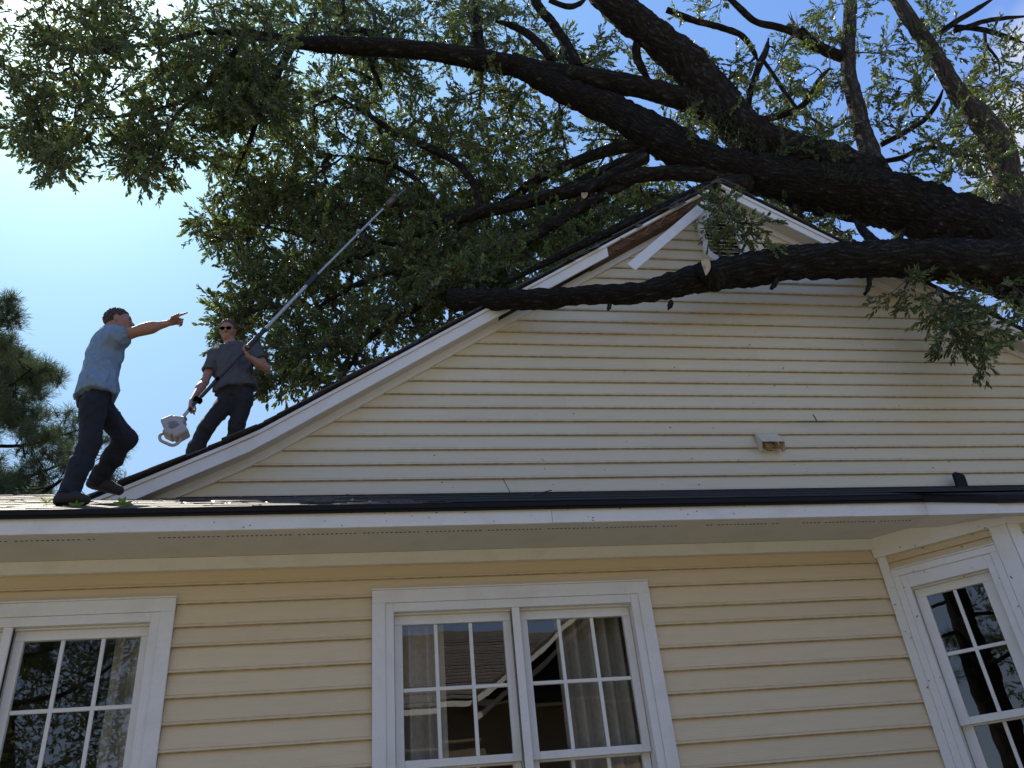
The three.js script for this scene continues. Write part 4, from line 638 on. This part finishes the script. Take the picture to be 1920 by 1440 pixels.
// J: neck, pelvis, sh, el, wr, hip, knee, ank, toe, heel (each [right, left]); face direction, head centre, hands
function person(label, J, o) {
  const root = thing('person', label, 'person');
  const up = J.neck.clone().sub(J.pelvis).normalize(), rt = J.sh[0].clone().sub(J.sh[1]); rt.addScaledVector(up, -rt.dot(up)).normalize(); const fw = up.clone().cross(rt).normalize();
  const hp = J.hip[0].clone().sub(J.hip[1]).normalize();
  const T = (t, s = 0) => lerp(J.pelvis, J.neck, t).addScaledVector(fw, s);
  const B = [cone(J.neck, J.head, 0.056, 0.054), ell(T(0.66), rt, up, fw, [0.16, 0.20, 0.105]), ell(T(0.30), rt, up, fw, [0.14, 0.17, 0.095]), ell(T(0.03), rt, up, fw, [0.155, 0.12, 0.105]), cone(J.sh[0], J.sh[1], 0.062, 0.062), cone(T(0.95), J.sh[0], 0.055, 0.06), cone(T(0.95), J.sh[1], 0.055, 0.06)];
  for (const s of [0, 1]) B.push(cone(J.sh[s], J.el[s], 0.053, 0.041), cone(lerp(J.el[s], J.wr[s], 0.02), lerp(J.el[s], J.wr[s], 0.35), 0.041, 0.043), cone(lerp(J.el[s], J.wr[s], 0.3), J.wr[s], 0.042, 0.027), cone(J.hip[s], J.knee[s], 0.083, 0.055), cone(J.knee[s], lerp(J.knee[s], J.ank[s], 0.35), 0.054, 0.055), cone(lerp(J.knee[s], J.ank[s], 0.35), J.ank[s], 0.055, 0.036), cone(J.ank[s], J.toe[s].clone().add(V(0, 0.035, 0)), 0.036, 0.024));
  const all = [J.neck, J.head, J.pelvis, ...J.sh, ...J.el, ...J.wr, ...J.hip, ...J.knee, ...J.ank, ...J.toe];
  const body = nets(union(B, 0.035), ...bounds(all, 0.13), 0.0135);
  // head with a face
  const F = o.face.clone().normalize(), U = o.headUp.clone().addScaledVector(F, -o.headUp.dot(F)).normalize(), S = F.clone().cross(U).normalize(), H = J.head, hq = (s, u, f) => H.clone().addScaledVector(S, s).addScaledVector(U, u).addScaledVector(F, f);
  const hb = union([ell(hq(0, 0.03, -0.012), S, U, F, [0.076, 0.092, 0.098]), ell(hq(0, -0.035, 0.028), S, U, F, [0.062, 0.075, 0.066]), ell(hq(0, -0.088, 0.058), S, U, F, [0.028, 0.022, 0.025]), cone(hq(0.028, 0.022, 0.078), hq(-0.028, 0.022, 0.078), 0.013, 0.013), cone(hq(0.045, -0.018, 0.055), hq(-0.045, -0.018, 0.055), 0.022, 0.022)], 0.03);
  const nose = union([cone(hq(0, 0.014, 0.088), hq(0, -0.026, 0.112), 0.008, 0.0115), cone(hq(0.011, -0.03, 0.100), hq(-0.011, -0.03, 0.100), 0.008, 0.008)], 0.012), lips = union([cone(hq(0.018, -0.058, 0.084), hq(-0.018, -0.058, 0.084), 0.0065, 0.0065), cone(hq(0.016, -0.069, 0.084), hq(-0.016, -0.069, 0.084), 0.007, 0.007)], 0.004);
  const ears = union([0.074, -0.074].map((s) => ell(hq(s, -0.006, -0.012), F, U, S, [0.019, 0.032, 0.011])), 0.004), eyes = union([0.032, -0.032].map((s) => ell(hq(s, 0.002, 0.090), S, U, F, [0.018, 0.011, 0.014])), 0.004), neckB = cone(J.neck, hq(0, -0.05, -0.02), 0.058, 0.054);
  const headF = (x, y, z) => { let d = smin(smin(hb(x, y, z), nose(x, y, z), 0.012), lips(x, y, z), 0.008); d = Math.max(d, -eyes(x, y, z) + 0.002); d = smin(d, ears(x, y, z), 0.008); return smin(d, neckB(x, y, z), 0.03); };
  const head = nets(headF, ...bounds([hq(0.09, 0.13, 0.13), hq(-0.09, -0.15, -0.12), hq(0.09, 0.13, -0.12), hq(-0.09, -0.15, 0.13), hq(-0.09, 0.13, 0), J.neck], 0.02), 0.0055);
  // hands: palm, four fingers, thumb
  const hands = [0, 1].map((s) => { const h = o.hands[s], w = J.wr[s], d = h.dir.clone().normalize(), n = h.palm.clone().addScaledVector(d, -h.palm.dot(d)).normalize(), a = d.clone().cross(n).multiplyScalar(s === 0 ? -1 : 1).normalize(); // a: towards the thumb
    const L = [cone(w, w.clone().addScaledVector(d, 0.03), 0.026, 0.022)], pa = w.clone().addScaledVector(d, 0.03), kn = (i) => w.clone().addScaledVector(d, 0.092 - 0.006 * Math.abs(i - 1)).addScaledVector(a, 0.03 - 0.02 * i);
    for (let i = 0; i < 4; i++) L.push(cone(pa.clone().addScaledVector(a, 0.016 - 0.0105 * i), kn(i), 0.0145, 0.0115));
    const G = [union(L, 0.012)], len = [[0.042, 0.026, 0.02], [0.046, 0.03, 0.021], [0.043, 0.028, 0.02], [0.034, 0.021, 0.018]];
    for (let i = 0; i < 4; i++) { let c = h.curl[i], t = 0; const ds = [0, 1, 2].map((k) => { t += c * [0.75, 1.05, 0.75][k]; return d.clone().multiplyScalar(Math.cos(t)).addScaledVector(n, Math.sin(t)).addScaledVector(a, (0.08 - 0.05 * i) * Math.max(0, 1 - c)); }); G.push(finger(kn(i), ds, len[i], 0.0094)); }
    const tb = w.clone().addScaledVector(d, 0.03).addScaledVector(a, 0.02).addScaledVector(n, 0.008), t1 = a.clone().addScaledVector(d, 0.9).addScaledVector(n, 0.4 + h.thumb), t2 = d.clone().addScaledVector(a, 0.35).addScaledVector(n, 0.5 + h.thumb * 1.5); G.push(finger(tb, [t1, t2, t2], [0.042, 0.03, 0.024], 0.0115));
    const f = (x, y, z) => { let q = 1e9; for (const g of G) q = q > 1e8 ? g(x, y, z) : smin(q, g(x, y, z), 0.005); return q; };
    const c = w.clone().addScaledVector(d, 0.09); return nets(f, c.clone().subScalar(0.15), c.clone().addScalar(0.15), 0.0048); });
  part('body', mergeGeometries([body, head, ...hands]), M.skin, root);
  // hair
  const hairIn = union([ell(hq(0, 0.034, -0.014), S, U, F, [0.081, 0.096, 0.103])], 0.01), hl = plane(hq(0, o.hairline ?? 0.05, 0.06), U.clone().multiplyScalar(-1).addScaledVector(F, 0.9)), hl2 = plane(hq(0, -0.055, -0.06), U.clone().multiplyScalar(-1).addScaledVector(F, 0.75));
  const hair = cutBy((x, y, z) => hairIn(x, y, z) - 0.005 * noise3(x * 70, y * 50, z * 70) - 0.003 * noise3(x * 160, y * 120, z * 160), hl, hl2);
  part('hair', nets(hair, ...bounds([hq(0.1, 0.15, 0.1), hq(-0.1, -0.1, -0.13), hq(0.1, -0.1, -0.13), hq(-0.1, 0.15, 0.1), hq(0.1, 0.1, 0.1)], 0.03), 0.006), o.hairMat, root);
  // shirt
  const wr = (k, s) => (x, y, z) => k * (noise3(x * s, y * s * 0.55 + x * 3, z * s) + 0.5 * noise3(x * s * 2.3, y * s * 1.3, z * s * 2.3));
  const rg = (x, y, z) => { const a = 1 - Math.abs(noise3(x * 4.5 + y * 2.2, y * 2.6 - x * 1.6, z * 4.5)), b = 1 - Math.abs(noise3(x * 9 - y * 4, y * 5, z * 9 + 3)); return a * a * a * 0.016 + b * b * b * 0.007 - 0.008; }, w0 = wr(0.004, 9), w1 = (x, y, z) => w0(x, y, z) - rg(x, y, z), ST = [ell(T(0.66, -0.004), rt, up, fw, [0.185, 0.235, 0.130]), ell(T(0.30), rt, up, fw, [0.190, 0.26, 0.132]), ell(T(0.04), rt, up, fw, [0.212, 0.20, 0.150]), cone(J.sh[0], J.sh[1], 0.078, 0.078), cone(T(0.97), J.sh[0], 0.066, 0.074), cone(T(0.97), J.sh[1], 0.066, 0.074)];
  const tor = cutBy(union(ST, 0.05), plane(T(o.hem ?? -0.10), up.clone().negate()), plane(T(1.02), up.clone().addScaledVector(fw, 0.35)));
  const sl = [0, 1].map((s) => { const d = J.el[s].clone().sub(J.sh[s]).normalize(), e = lerp(J.sh[s], J.el[s], o.sleeve[s]); return cutBy(cone(lerp(J.sh[s], T(0.9), 0.12), e, 0.080, 0.072), plane(e.clone().addScaledVector(d, -0.004), d)); });
  const shirt = (x, y, z) => smin(smin(tor(x, y, z), sl[0](x, y, z), 0.035), sl[1](x, y, z), 0.035) + w1(x, y, z);
  const hollow = (x, y, z) => shirt(x, y, z);
  part('shirt', nets(hollow, ...bounds([J.neck, J.pelvis, ...J.sh, lerp(J.sh[0], J.el[0], 0.7), lerp(J.sh[1], J.el[1], 0.7), T(-0.2)], 0.2), 0.0125), o.shirtMat, root);
  // jeans
  const JN = [ell(T(0.04), hp, up, fw, [0.168, 0.135, 0.122])], w3 = wr(0.005, 10), w2 = (x, y, z) => w3(x, y, z) - 0.5 * rg(x * 1.3, y, z * 1.3);
  for (const s of [0, 1]) { const kn = J.knee[s], an = J.ank[s], m = lerp(kn, an, 0.45); JN.push(cone(J.hip[s], kn, 0.100, 0.074), cone(kn, m, 0.075, 0.074), cutBy(cone(m, an.clone().addScaledVector(an.clone().sub(kn).normalize(), 0.03), 0.074, 0.070), plane(an.clone().addScaledVector(an.clone().sub(kn).normalize(), 0.035), an.clone().sub(kn)))); }
  const jn = cutBy(union(JN, 0.045), plane(T(0.05), up));
  part('jeans', nets((x, y, z) => jn(x, y, z) + w2(x, y, z) + 0.004 * Math.max(0, Math.sin(y * 60 + x * 25 + z * 20)) * (y < J.knee[0].y + 0.05 ? 1 : 0), ...bounds([J.pelvis, ...J.hip, ...J.knee, ...J.ank, T(0.32)], 0.17), 0.0125), o.pantsMat, root);
  // shoes
  for (const s of [0, 1]) {
    const an = J.ank[s], to = J.toe[s], he = J.heel[s], sh = union([cone(he.clone().add(V(0, 0.035, 0)), lerp(he, to, 0.55).add(V(0, 0.05, 0)), 0.042, 0.048), cone(lerp(he, to, 0.5).add(V(0, 0.042, 0)), to.clone().add(V(0, 0.034, 0)), 0.050, 0.040), cone(lerp(he, an, 0.3), an.clone().add(V(0, 0.045, 0)), 0.048, 0.056)], 0.03), n = to.clone().sub(he).cross(V(0, 0, 1)).normalize(); if (n.y > 0) n.negate();
    const nn = o.soleN ? o.soleN.clone().negate() : n, f = (x, y, z) => Math.max(sh(x, y, z), nn.x * (x - he.x) + nn.y * (y - he.y) + nn.z * (z - he.z) - 0.002);
    part('shoe', nets(f, ...bounds([an.clone().add(V(0, 0.06, 0)), to, he], 0.09), 0.009), o.shoeMat, root);
  }
  return { root, hq, F, U, S, T, rt, up, fw };
}
const denim = std({ map: clothTex([0.011, 0.013, 0.021]), roughness: 0.9 }), denim2 = std({ map: clothTex([0.018, 0.018, 0.022]), roughness: 0.9 });
const shoe = std({ color: rgb(0.022, 0.018, 0.015), roughness: 0.75 }), hairB = std({ color: rgb(0.045, 0.028, 0.018), roughness: 0.7 }), hairR = std({ color: rgb(0.085, 0.042, 0.022), roughness: 0.7 });
const onRoof = (px, d, lift = 0) => { const p = at(px, 940, d); p.y = lowRoof(-d) + lift + 0.012; return p; };
{ // the pointing man, seen from his right side
  const D = 5.95;
  const nearHeel = onRoof(112, 5.86), nearToe = onRoof(158, 5.84), farToe = at(221, 927, 6.3), farHeel = at(172, 914, 6.3);
  const sh0 = at(219, 633, D - 0.17), el0 = at(268, 618, D - 0.20), wr0 = at(313, 607, D - 0.2);
  const J = {
    head: at(222, 604, D), neck: at(206, 628, D), pelvis: at(180, 742, D),
    sh: [sh0, at(207, 634, D + 0.18)], el: [el0, at(186, 690, D + 0.25)], wr: [wr0, at(184, 738, D + 0.25)],
    hip: [at(175, 758, D - 0.08), at(182, 757, D + 0.09)], knee: [at(168, 832, 5.9), at(236, 822, 6.12)],
    ank: [nearHeel.clone().add(V(0.045, 0.095, 0)), at(184, 897, 6.28)], toe: [nearToe, farToe], heel: [nearHeel, farHeel],
  };
  person('man in a light blue T-shirt and dark jeans pointing right from the low roof', J, {
    face: V(1, 0.12, -0.18), headUp: V(-0.05, 1, 0), hairMat: hairB, shirtMat: std({ map: clothTex([0.17, 0.25, 0.36]), roughness: 0.9 }), pantsMat: denim, shoeMat: shoe, sleeve: [0.42, 0.5], hem: -0.05, hairline: 0.055,
    hands: [{ dir: wr0.clone().sub(el0).add(V(0, 0.03, 0)), palm: V(0, -1, 0.35), curl: [0.05, 1.25, 1.35, 1.1], thumb: -0.1 }, { dir: V(0.05, -1, -0.05), palm: V(0.1, 0, 1), curl: [0.4, 0.45, 0.5, 0.5], thumb: 0.2 }],
  });
}
const POLE = [at(341, 784, 7.16), at(357, 765, 7.17), at(459, 657, 7.235), at(497, 617, 7.27), at(583, 527, 7.42), at(682, 425, 7.6), at(746, 366, 7.75)];
{ // the man with the pole saw, facing the camera
  const D = 7.5, g0 = POLE[1], g1 = POLE[2], ax = g1.clone().sub(g0).normalize();
  const roofAt = (px, d) => { const p = at(px, 850, d); p.y = gableLine(p.x, 7.50); return p; };
  const hR = roofAt(352, 7.55), hL = roofAt(441, 7.62);
  const wrR = at(360, 752, 7.20), wrL = at(464, 668, 7.26);
  const J = {
    head: at(427, 620, D - 0.03), neck: at(433, 647, D), pelvis: at(443, 733, D),
    sh: [at(405, 668, D), at(477, 659, D)], el: [at(383, 716, D - 0.05), at(499, 690, D - 0.12)], wr: [wrR, wrL],
    hip: [at(430, 748, D), at(457, 747, D)], knee: [at(385, 805, D - 0.02), at(444, 800, D + 0.02)],
    ank: [hR.clone().add(V(0, 0.1, 0)), hL.clone().add(V(0, 0.1, 0))], toe: [hR.clone().add(V(-0.07, 0.01, 0.17)), hL.clone().add(V(0.03, 0.02, 0.18))], heel: [hR.clone().add(V(0, 0, -0.06)), hL.clone().add(V(0, 0, -0.06))],
  };
  const P = person('man in a grey T-shirt and glasses standing on the steep roof holding a pole saw', J, {
    face: V(-0.08, -0.38, 1), headUp: V(-0.05, 1, 0.2), hairMat: hairR, shirtMat: std({ map: clothTex([0.075, 0.074, 0.082]), roughness: 0.92 }), pantsMat: denim2, shoeMat: shoe, sleeve: [0.62, 0.6], hem: 0.0, hairline: 0.06, soleN: V(-0.45, 0.89, 0),
    hands: [{ dir: g0.clone().sub(wrR).add(V(-0.02, -0.05, 0.0)), palm: V(0.4, 0.2, -0.3).add(V(0.3, -0.3, 0)), curl: [1.2, 1.3, 1.3, 1.25], thumb: 0.35 }, { dir: g1.clone().sub(wrL).add(V(-0.035, 0.05, 0.012)), palm: V(0.5, 0.45, 0.1), curl: [1.2, 1.3, 1.3, 1.25], thumb: 0.35 }],
  });
  const gl = [], pt = (s, u, f) => P.hq(s, u, f);
  for (const s of [-1, 1]) { const c = new THREE.TorusGeometry(0.02, 0.003, 6, 18); c.scale(1.15, 0.8, 1); c.applyMatrix4(new THREE.Matrix4().makeBasis(P.S, P.U, P.F)); const o = pt(0.032 * s, 0.002, 0.104); c.translate(o.x, o.y, o.z); gl.push(c); gl.push(tube([pt(0.055 * s, 0.006, 0.10), pt(0.08 * s, 0.006, 0.05), pt(0.08 * s, 0.002, -0.01)], [0.0025, 0.0025, 0.0025], { sides: 5, step: 0.02 })); }
  gl.push(tube([pt(-0.01, 0.006, 0.106), pt(0, 0.009, 0.110), pt(0.01, 0.006, 0.106)], [0.0025, 0.0025, 0.0025], { sides: 5, step: 0.01 }));
  part('glasses', mergeGeometries(gl.map((q) => q.toNonIndexed())), std({ color: rgb(0.03, 0.03, 0.03), roughness: 0.3 }), P.root);
  part('lenses', mergeGeometries([-1, 1].map((s) => { const c = new THREE.CircleGeometry(0.0195, 18); c.scale(1.15, 0.8, 1); c.applyMatrix4(new THREE.Matrix4().makeBasis(P.S, P.U, P.F)); const o = pt(0.032 * s, 0.002, 0.104); c.translate(o.x, o.y, o.z); return c; })), std({ color: rgb(0.25, 0.25, 0.27), roughness: 0.05, metalness: 0.8 }), P.root);
  // --- the pole saw in his hands
  const ps = thing('pole_saw', 'long telescoping pole saw with a white motor head held slanting up into the crown', 'pole saw');
  const alu = std({ color: rgb(0.42, 0.43, 0.43), roughness: 0.5, metalness: 0.6 }), blk = std({ color: rgb(0.02, 0.02, 0.022), roughness: 0.5 }), wht = std({ color: rgb(0.40, 0.365, 0.36), roughness: 0.5 }), gry = std({ color: rgb(0.18, 0.17, 0.18), roughness: 0.5 });
  const seg = (a, b, r0, r1, m, n) => part(n, tube([a, lerp(a, b, 0.5), b], [r0, (r0 + r1) / 2, r1], { sides: 16, step: 0.2 }), m, ps), pp = (k) => POLE[k];
  seg(pp(0), lerp(pp(0), pp(1), 0.7), 0.017, 0.017, alu, 'coupling'); seg(lerp(pp(0), pp(1), 0.7), lerp(pp(1), pp(2), 0.2), 0.016, 0.016, blk, 'rear_grip');
  seg(lerp(pp(1), pp(2), 0.2), pp(2), 0.019, 0.019, blk, 'shaft'); seg(pp(2), pp(3), 0.027, 0.025, blk, 'foam_grip'); seg(pp(3), pp(4), 0.019, 0.019, alu, 'outer_pole');
  seg(lerp(pp(3), pp(4), 0.90), lerp(pp(4), pp(5), 0.10), 0.034, 0.031, blk, 'clamp'); seg(pp(4), lerp(pp(5), pp(6), 0.55), 0.014, 0.014, alu, 'inner_pole');
  const hx = POLE[6].clone().sub(POLE[5]).normalize(), hy = V(0.4, 0.5, 0.76).addScaledVector(hx, -V(0.4, 0.5, 0.76).dot(hx)).normalize(), hz = hx.clone().cross(hy), mat = (c) => new THREE.Matrix4().makeBasis(hx, hy, hz).setPosition(c);
  { const c = lerp(POLE[5], POLE[6], 0.78), g = mergeGeometries([new RoundedBoxGeometry(0.17, 0.075, 0.062, 2, 0.015), new RoundedBoxGeometry(0.06, 0.10, 0.05, 2, 0.012).translate(0.08, 0.015, 0)]); g.applyMatrix4(mat(c)); part('gear_head', g, std({ color: rgb(0.12, 0.09, 0.07), roughness: 0.6 }), ps); const bar = box(0.26, 0.05, 0.008, 0.2, 0.02, 0.02); bar.applyMatrix4(mat(c)); part('guide_bar', bar, gry, ps); const kb = new THREE.CylinderGeometry(0.022, 0.022, 0.05, 12); kb.applyMatrix4(mat(lerp(POLE[5], POLE[6], -0.15))); part('knob', kb, alu, ps); }
  { // motor head: four white lobes of housing, a dark seam and a loop handle
    const c = at(327, 805, 7.12), ax0 = POLE[0].clone().sub(POLE[1]).normalize(), vy = V(0, 0, 1).addScaledVector(ax0, -ax0.z).normalize(), vx = ax0.clone().cross(vy), L = (a, b, d) => c.clone().addScaledVector(ax0, a).addScaledVector(vx, b).addScaledVector(vy, d), f = (l) => union(l, 0.018);
    for (const [px, py, w, h, dz, ang] of [[318, 796, 0.125, 0.115, 0, 0.5], [335, 795, 0.12, 0.11, 0.01, -0.15], [338, 813, 0.15, 0.105, 0.02, 0.6], [321, 811, 0.11, 0.12, 0.015, -0.5]]) {
      const q = at(px, py, 7.13 - dz), g = new RoundedBoxGeometry(w * 0.94, h * 0.94, 0.15, 3, 0.022); g.rotateZ(ang); g.translate(q.x, q.y, q.z); part('housing', meterUV(g), wht, ps);
    }
    part('motor_core', new THREE.SphereGeometry(0.082, 16, 12).translate(...L(0, 0, 0.01).toArray()), gry, ps);
    part('handle', tube([L(0.03, -0.10, 0.02), L(0.10, -0.125, 0.02), L(0.155, -0.10, 0.02), L(0.165, -0.03, 0.02), L(0.16, 0.03, 0.02), L(0.12, 0.06, 0.02), L(0.07, 0.03, 0.02)], [0.014, 0.014, 0.015, 0.015, 0.015, 0.014, 0.014], { sides: 10, step: 0.02 }), wht, ps);
    seg(L(-0.13, -0.01, 0), POLE[0], 0.03, 0.022, gry, 'neck');
    const tg = new RoundedBoxGeometry(0.05, 0.08, 0.05, 2, 0.01); tg.applyMatrix4(new THREE.Matrix4().makeBasis(ax0, vx, vy).setPosition(lerp(POLE[1], POLE[2], 0.13))); part('trigger_housing', tg, gry, ps);
    const ck = new RoundedBoxGeometry(0.05, 0.03, 0.045, 2, 0.01); ck.applyMatrix4(new THREE.Matrix4().makeBasis(ax0, vx, vy).setPosition(lerp(POLE[1], POLE[2], 0.48))); part('buckle', ck, alu, ps);
  }
}
// ------------------------------------------------------------------ small things
function looseSprig(px, py, d, label, s, dirs) {
  const t = thing('leaf_sprig', label, 'leaf', onRoof(px, d).toArray());
  dirs.forEach((dr, i) => { const g = fromTris(leafGeo(0.085, 0.032, 0.2, 0.2)), c = new Float32Array(g.attributes.position.count * 3); for (let k = 0; k < c.length; k += 3) c.set([0.20, 0.30, 0.04], k); g.setAttribute('color', new THREE.BufferAttribute(c, 3)); const m = new THREE.Mesh(g, M.leaf); m.name = 'leaf'; m.quaternion.setFromUnitVectors(V(0, 1, 0), V(...dr).normalize()); m.scale.setScalar(s); t.add(m); });
}
looseSprig(232, 945, 5.5, 'bright green leaf sprig lying on the low roof beside the rake foot', 0.8, [[-0.5, 0.8, 0.3], [0.1, 1, 0.2], [0.8, 0.25, 0.4], [0.9, 0.05, 0.2], [-0.7, 0.1, 0.5], [0.4, -0.1, 0.8]]);
looseSprig(145, 945, 5.6, 'bright green leaf lying in front of the pointing man\'s shoe', 0.65, [[0.9, 0.3, 0.3], [-0.9, 0.25, 0.3], [0.2, 0.2, 0.9]]);
looseSprig(90, 936, 6.4, 'single green leaf on the low roof left of the pointing man', 0.6, [[0.7, 0.5, 0.3], [-0.6, 0.3, 0.3]]);
{
  const tw = (l, label) => { const [p, r] = P3(l); tag(part(numbered('twig'), tube(p, r, { sides: 5, step: 0.04 }), M.twig, scene), label, 'twig'); };
  tw([[943, 897, 7.24, 0.6], [950, 911, 7.22, 0.7], [960, 929, 6.9, 0.8], [968, 934, 6.0, 0.9]], 'thin bare twig leaning up the gable from the low roof');
  tw([[968, 934, 6.0, 1.1], [985, 934, 5.9, 1.1], [1005, 927, 6.2, 1.0], [1034, 919, 7.1, 1.2]], 'curved bare twig lying on the low roof');
  tw([[1490, 790, 7.275, 0.5], [1530, 790, 7.27, 0.7], [1562, 789, 7.275, 0.4]], 'twig caught flat on a siding lap above the hood');
  tw([[1524, 777, 7.24, 0.9], [1528, 783, 7.25, 1.1], [1531, 789, 7.26, 1]], 'short forked twig standing on a siding lap above the hood');
  const lf = []; // leaves shed over the low roof
  for (let i = 0; i < 80; i++) { const x = rr(-2.9, 0.6), z = -rr(5.3, 7.2), g = fromTris(leafGeo(rr(0.05, 0.085), rr(0.02, 0.03), rr(-0.2, 0.3), 0.2)), k = R() < 0.4 ? [0.16, 0.24, 0.04] : R() < 0.5 ? [0.16, 0.10, 0.05] : [0.09, 0.12, 0.03]; g.rotateX(-Math.PI / 2 + rr(-0.1, 0.2)); g.rotateY(rr(0, 6.28)); g.rotateX(0.45); g.translate(x, lowRoof(z) + 0.008, z); const c = new Float32Array(g.attributes.position.count * 3); for (let q = 0; q < c.length; q += 3) c.set(k, q); g.setAttribute('color', new THREE.BufferAttribute(c, 3)); lf.push(g); }
  tag(part('leaf_litter', mergeGeometries(lf), M.leaf, scene), 'shed green and brown leaves strewn over the low roof', 'leaves', null, 'stuff');
  const bits = []; // flecks of bark and leaf thrown over the siding and the trim
  for (let i = 0; i < 90; i++) { const px = rr(500, 1910), py = rr(620, 915), c = at(px, py, 7.308 - 0.026), s = rr(0.004, 0.011); if (py < 365 + Math.abs(px - 1385) * 0.62 + 120) continue; const g = box(s * rr(0.8, 2.4), s * 0.7, 0.004, 0, 0, 0); g.rotateZ(rr(-0.7, 0.7)); g.translate(c.x, c.y, c.z); bits.push(g); }
  for (let i = 0; i < 46; i++) { const u = rr(0.0, 0.85), y = rr(0.9, 2.1), s = rr(0.004, 0.01), g = box(s * rr(0.7, 2.4), s * 0.6, 0.004, 0, 0, 0); g.rotateZ(rr(-1.2, 1.2)); g.rotateY(-Math.PI / 4); if (y < 1.7 && u > 0.15 && u < 0.68) continue; g.translate(4.06 + u * 0.7071 - 0.022, Y(y), -5.8 + u * 0.7071 + 0.022); bits.push(g); }
  for (let i = 0; i < 26; i++) { const x = rr(-1, 4), s = rr(0.003, 0.008), g = box(s * 1.6, s * 0.7, 0.004, x, Y(rr(2.165, 2.255)), EAVE + 0.002); bits.push(g); }
  tag(part('debris', mergeGeometries(bits), M.twig, scene), 'flecks of bark and leaf scattered over siding and trim', 'debris', null, 'stuff');
}
scene.traverse((o) => { if (o.isMesh) { o.castShadow = true; o.receiveShadow = true; } });
const renderer = new THREE.WebGLRenderer({ antialias: true });
renderer.setSize(1024, 768); renderer.shadowMap.enabled = true; renderer.toneMapping = THREE.LinearToneMapping; renderer.toneMappingExposure = EXPOSURE;
renderer.render(scene, camera);
